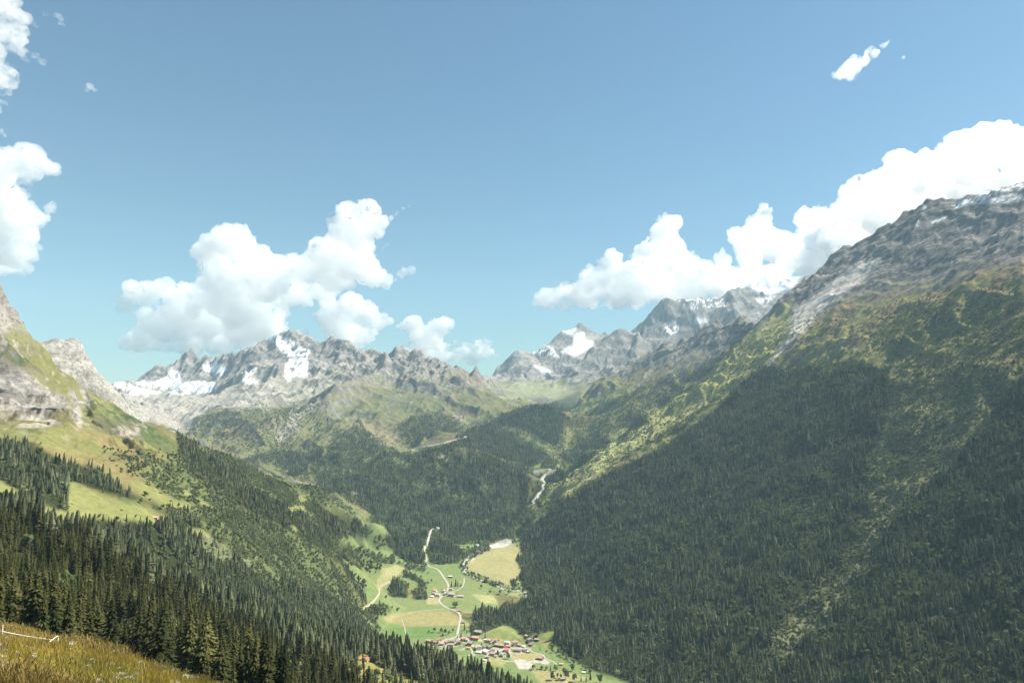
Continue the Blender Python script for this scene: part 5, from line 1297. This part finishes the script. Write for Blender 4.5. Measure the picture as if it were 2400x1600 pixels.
# big heap over the central peaks
nv += cloud('huge white cumulus towering over the jagged snowy peaks at left centre', 14500, [
    (310,690,30),(345,690,38),(385,680,30),(470,600,26),(500,585,30),(550,575,48),(565,550,28),(590,600,45),(520,640,60),(440,700,40),(620,650,60),(680,630,45),(720,620,40),
    (765,590,48),(800,540,40),(815,500,30),(835,540,42),(865,500,26),(880,530,28),(830,600,60),(780,640,50),(870,640,36),(900,660,20),(560,700,75),(480,740,60),(620,740,65),(660,720,25),(400,760,50),(330,800,30),(380,800,36),(440,800,40),(520,790,45),(590,790,40),(650,770,36),(700,800,30),(290,710,24),(300,800,26),(350,780,34),(420,720,44),(480,690,44),(560,760,50),(690,690,44),(760,680,36),(340,735,24)], 3)
nv += cloud('rounded white cumulus puff directly behind the jagged peak with two needles', 15500, [(770,740,40),(820,730,42),(860,740,38),(885,750,28),(800,770,45),(850,780,35),(745,745,22),(830,800,25)], 4)
nv += cloud('twin-headed small cumulus standing above the low middle of the central ridge', 15500, [(965,765,24),(990,780,24),(1035,765,26),(1045,755,18),(1010,800,25),(1060,815,18),(1090,820,22),(1135,815,26),(1140,830,22),(970,800,22),(1000,820,30),(1040,830,30),(1080,835,26),(1110,835,30),(1145,825,24),(985,800,30),(960,830,30)], 5, lean=.3)
nv += cloud('long stepped white cumulus bank rising behind the far snowy massif right of centre', 14800, [
    (1275,695,26),(1310,690,34),(1350,690,36),(1400,650,38),(1430,620,32),(1450,650,42),(1500,640,50),(1530,590,36),(1560,540,36),(1572,525,26),(1570,580,40),(1600,630,45),(1650,640,40),(1690,610,24),(1540,680,40),(1450,700,34),(1620,690,36),(1690,670,36),(1400,710,24),(1500,705,30),(1330,715,18),(1330,700,36),(1380,690,42),(1440,690,42),(1500,690,44),(1560,670,48),(1620,670,44),(1680,650,36),(1700,640,26),(1540,620,46),(1285,700,28)], 6, lean=.5)
nv += cloud('white cumulus pair of domes between the stepped bank and the right ridge', 14300, [
    (1740,560,36),(1775,520,34),(1790,500,24),(1800,570,45),(1850,580,36),(1895,520,28),(1915,505,24),(1930,520,22),(1900,560,36),(1940,590,36),(1750,610,34),(1830,620,20),(1760,660,40),(1710,690,40),(1820,650,40),(1880,610,40),(1930,620,50)], 7, lean=.6)
nv += cloud('huge bright cumulus bank climbing to the frame edge behind the right mountain', 14500, [
    (1960,560,40),(1990,500,45),(2010,450,42),(2060,430,42),(2110,400,40),(2150,400,40),(2080,500,70),(2180,400,50),(2240,360,46),(2290,345,42),(2350,340,44),(2410,350,50),(2200,450,80),(2330,420,90),(2460,420,90),(2000,560,50),(1950,620,45)], 8)
nv += cloud('ragged white cumulus cut by the left frame edge high above the cliffs', 12800, [
    (-60,120,60),(0,90,45),(-10,180,40),(30,50,26),(70,50,14),(110,35,14),(135,35,10),(142,55,8),(70,130,22),(90,140,14),(45,110,20),(-10,240,18),(-80,0,60),(10,10,30)], 9, 1.2, 4, dens=.014)
nv += cloud('massive white cumulus at the left frame edge sinking to the cliff top', 12900, [
    (-80,420,90),(0,380,40),(45,370,34),(80,380,26),(110,400,18),(60,420,30),(0,480,60),(60,510,45),(100,510,24),(125,480,9),(30,560,60),(70,570,30),(-40,620,60),(20,620,30),(55,635,16),(5,310,10)], 10, 1.1, 4.5)
nv += cloud('small lone wispy cloud high in the blue sky at upper right', 13500, [(1972,175,20),(1995,165,24),(2020,145,20),(2045,125,16),(2068,105,11),(2080,98,7),(1965,135,6)], 11, .8, 3, 3, dens=.014)
nv += cloud('tiny detached puff trailing the lone upper right cloud', 13500, [(2100,140,8),(2115,138,6)], 12, .4, 2.5, 2, dens=.009)
nv += cloud('thin faint wisp below the ragged upper left cloud', 13000, [(212,203,9),(222,212,7),(205,210,6)], 13, .5, 2.5, 3, dens=.012)
nv += cloud('small puff beside the right flank of the huge central cumulus', 14500, [(945,640,15),(965,635,14),(925,655,8)], 14, .6, 3, 3, dens=.014)
nv += cloud('slanting wisp reaching right from the tallest central cumulus head', 14500, [(915,510,9),(930,500,8),(945,490,8),(958,484,6),(903,525,8),(905,575,12),(895,590,10)], 15, .6, 3, 3, dens=.012)
print('clouds', nv, time.time() - T0)
# ------------------------------------------------------------------ haze
hz = bpy.data.meshes.new('haze')
x0, x1, y0, y1, z0, z1 = -11500, 11500, -60, 11500, float(Zg.min()) - 3, max(float(Zg.max()), 0) + 15
# keep the box round everything that is built
x0, x1 = float(Xg.min()) - 20, float(Xg.max()) + 20; y1 = float(Yg.max()) + 20
vs = [(x, y, z) for x in (x0, x1) for y in (y0, y1) for z in (z0, z1)]
hz.from_pydata(vs, [], [(0, 1, 3, 2), (4, 6, 7, 5), (0, 4, 5, 1), (2, 3, 7, 6), (0, 2, 6, 4), (1, 5, 7, 3)])
hm = bpy.data.materials.new('haze'); hm.use_nodes = True
hn = hm.node_tree; hn.nodes.clear()
ho = hn.nodes.new('ShaderNodeOutputMaterial'); pv = hn.nodes.new('ShaderNodeVolumePrincipled')
pv.inputs['Color'].default_value = (.55, .81, 1.0, 1); pv.inputs['Density'].default_value = 3.6e-5; pv.inputs['Anisotropy'].default_value = -.1
hn.links.new(pv.outputs[0], ho.inputs['Volume'])
obj('haze', hz, hm, kind='stuff')
print('haze box', x0, x1, y0, y1, z0, z1)
print('script', time.time()-T0)
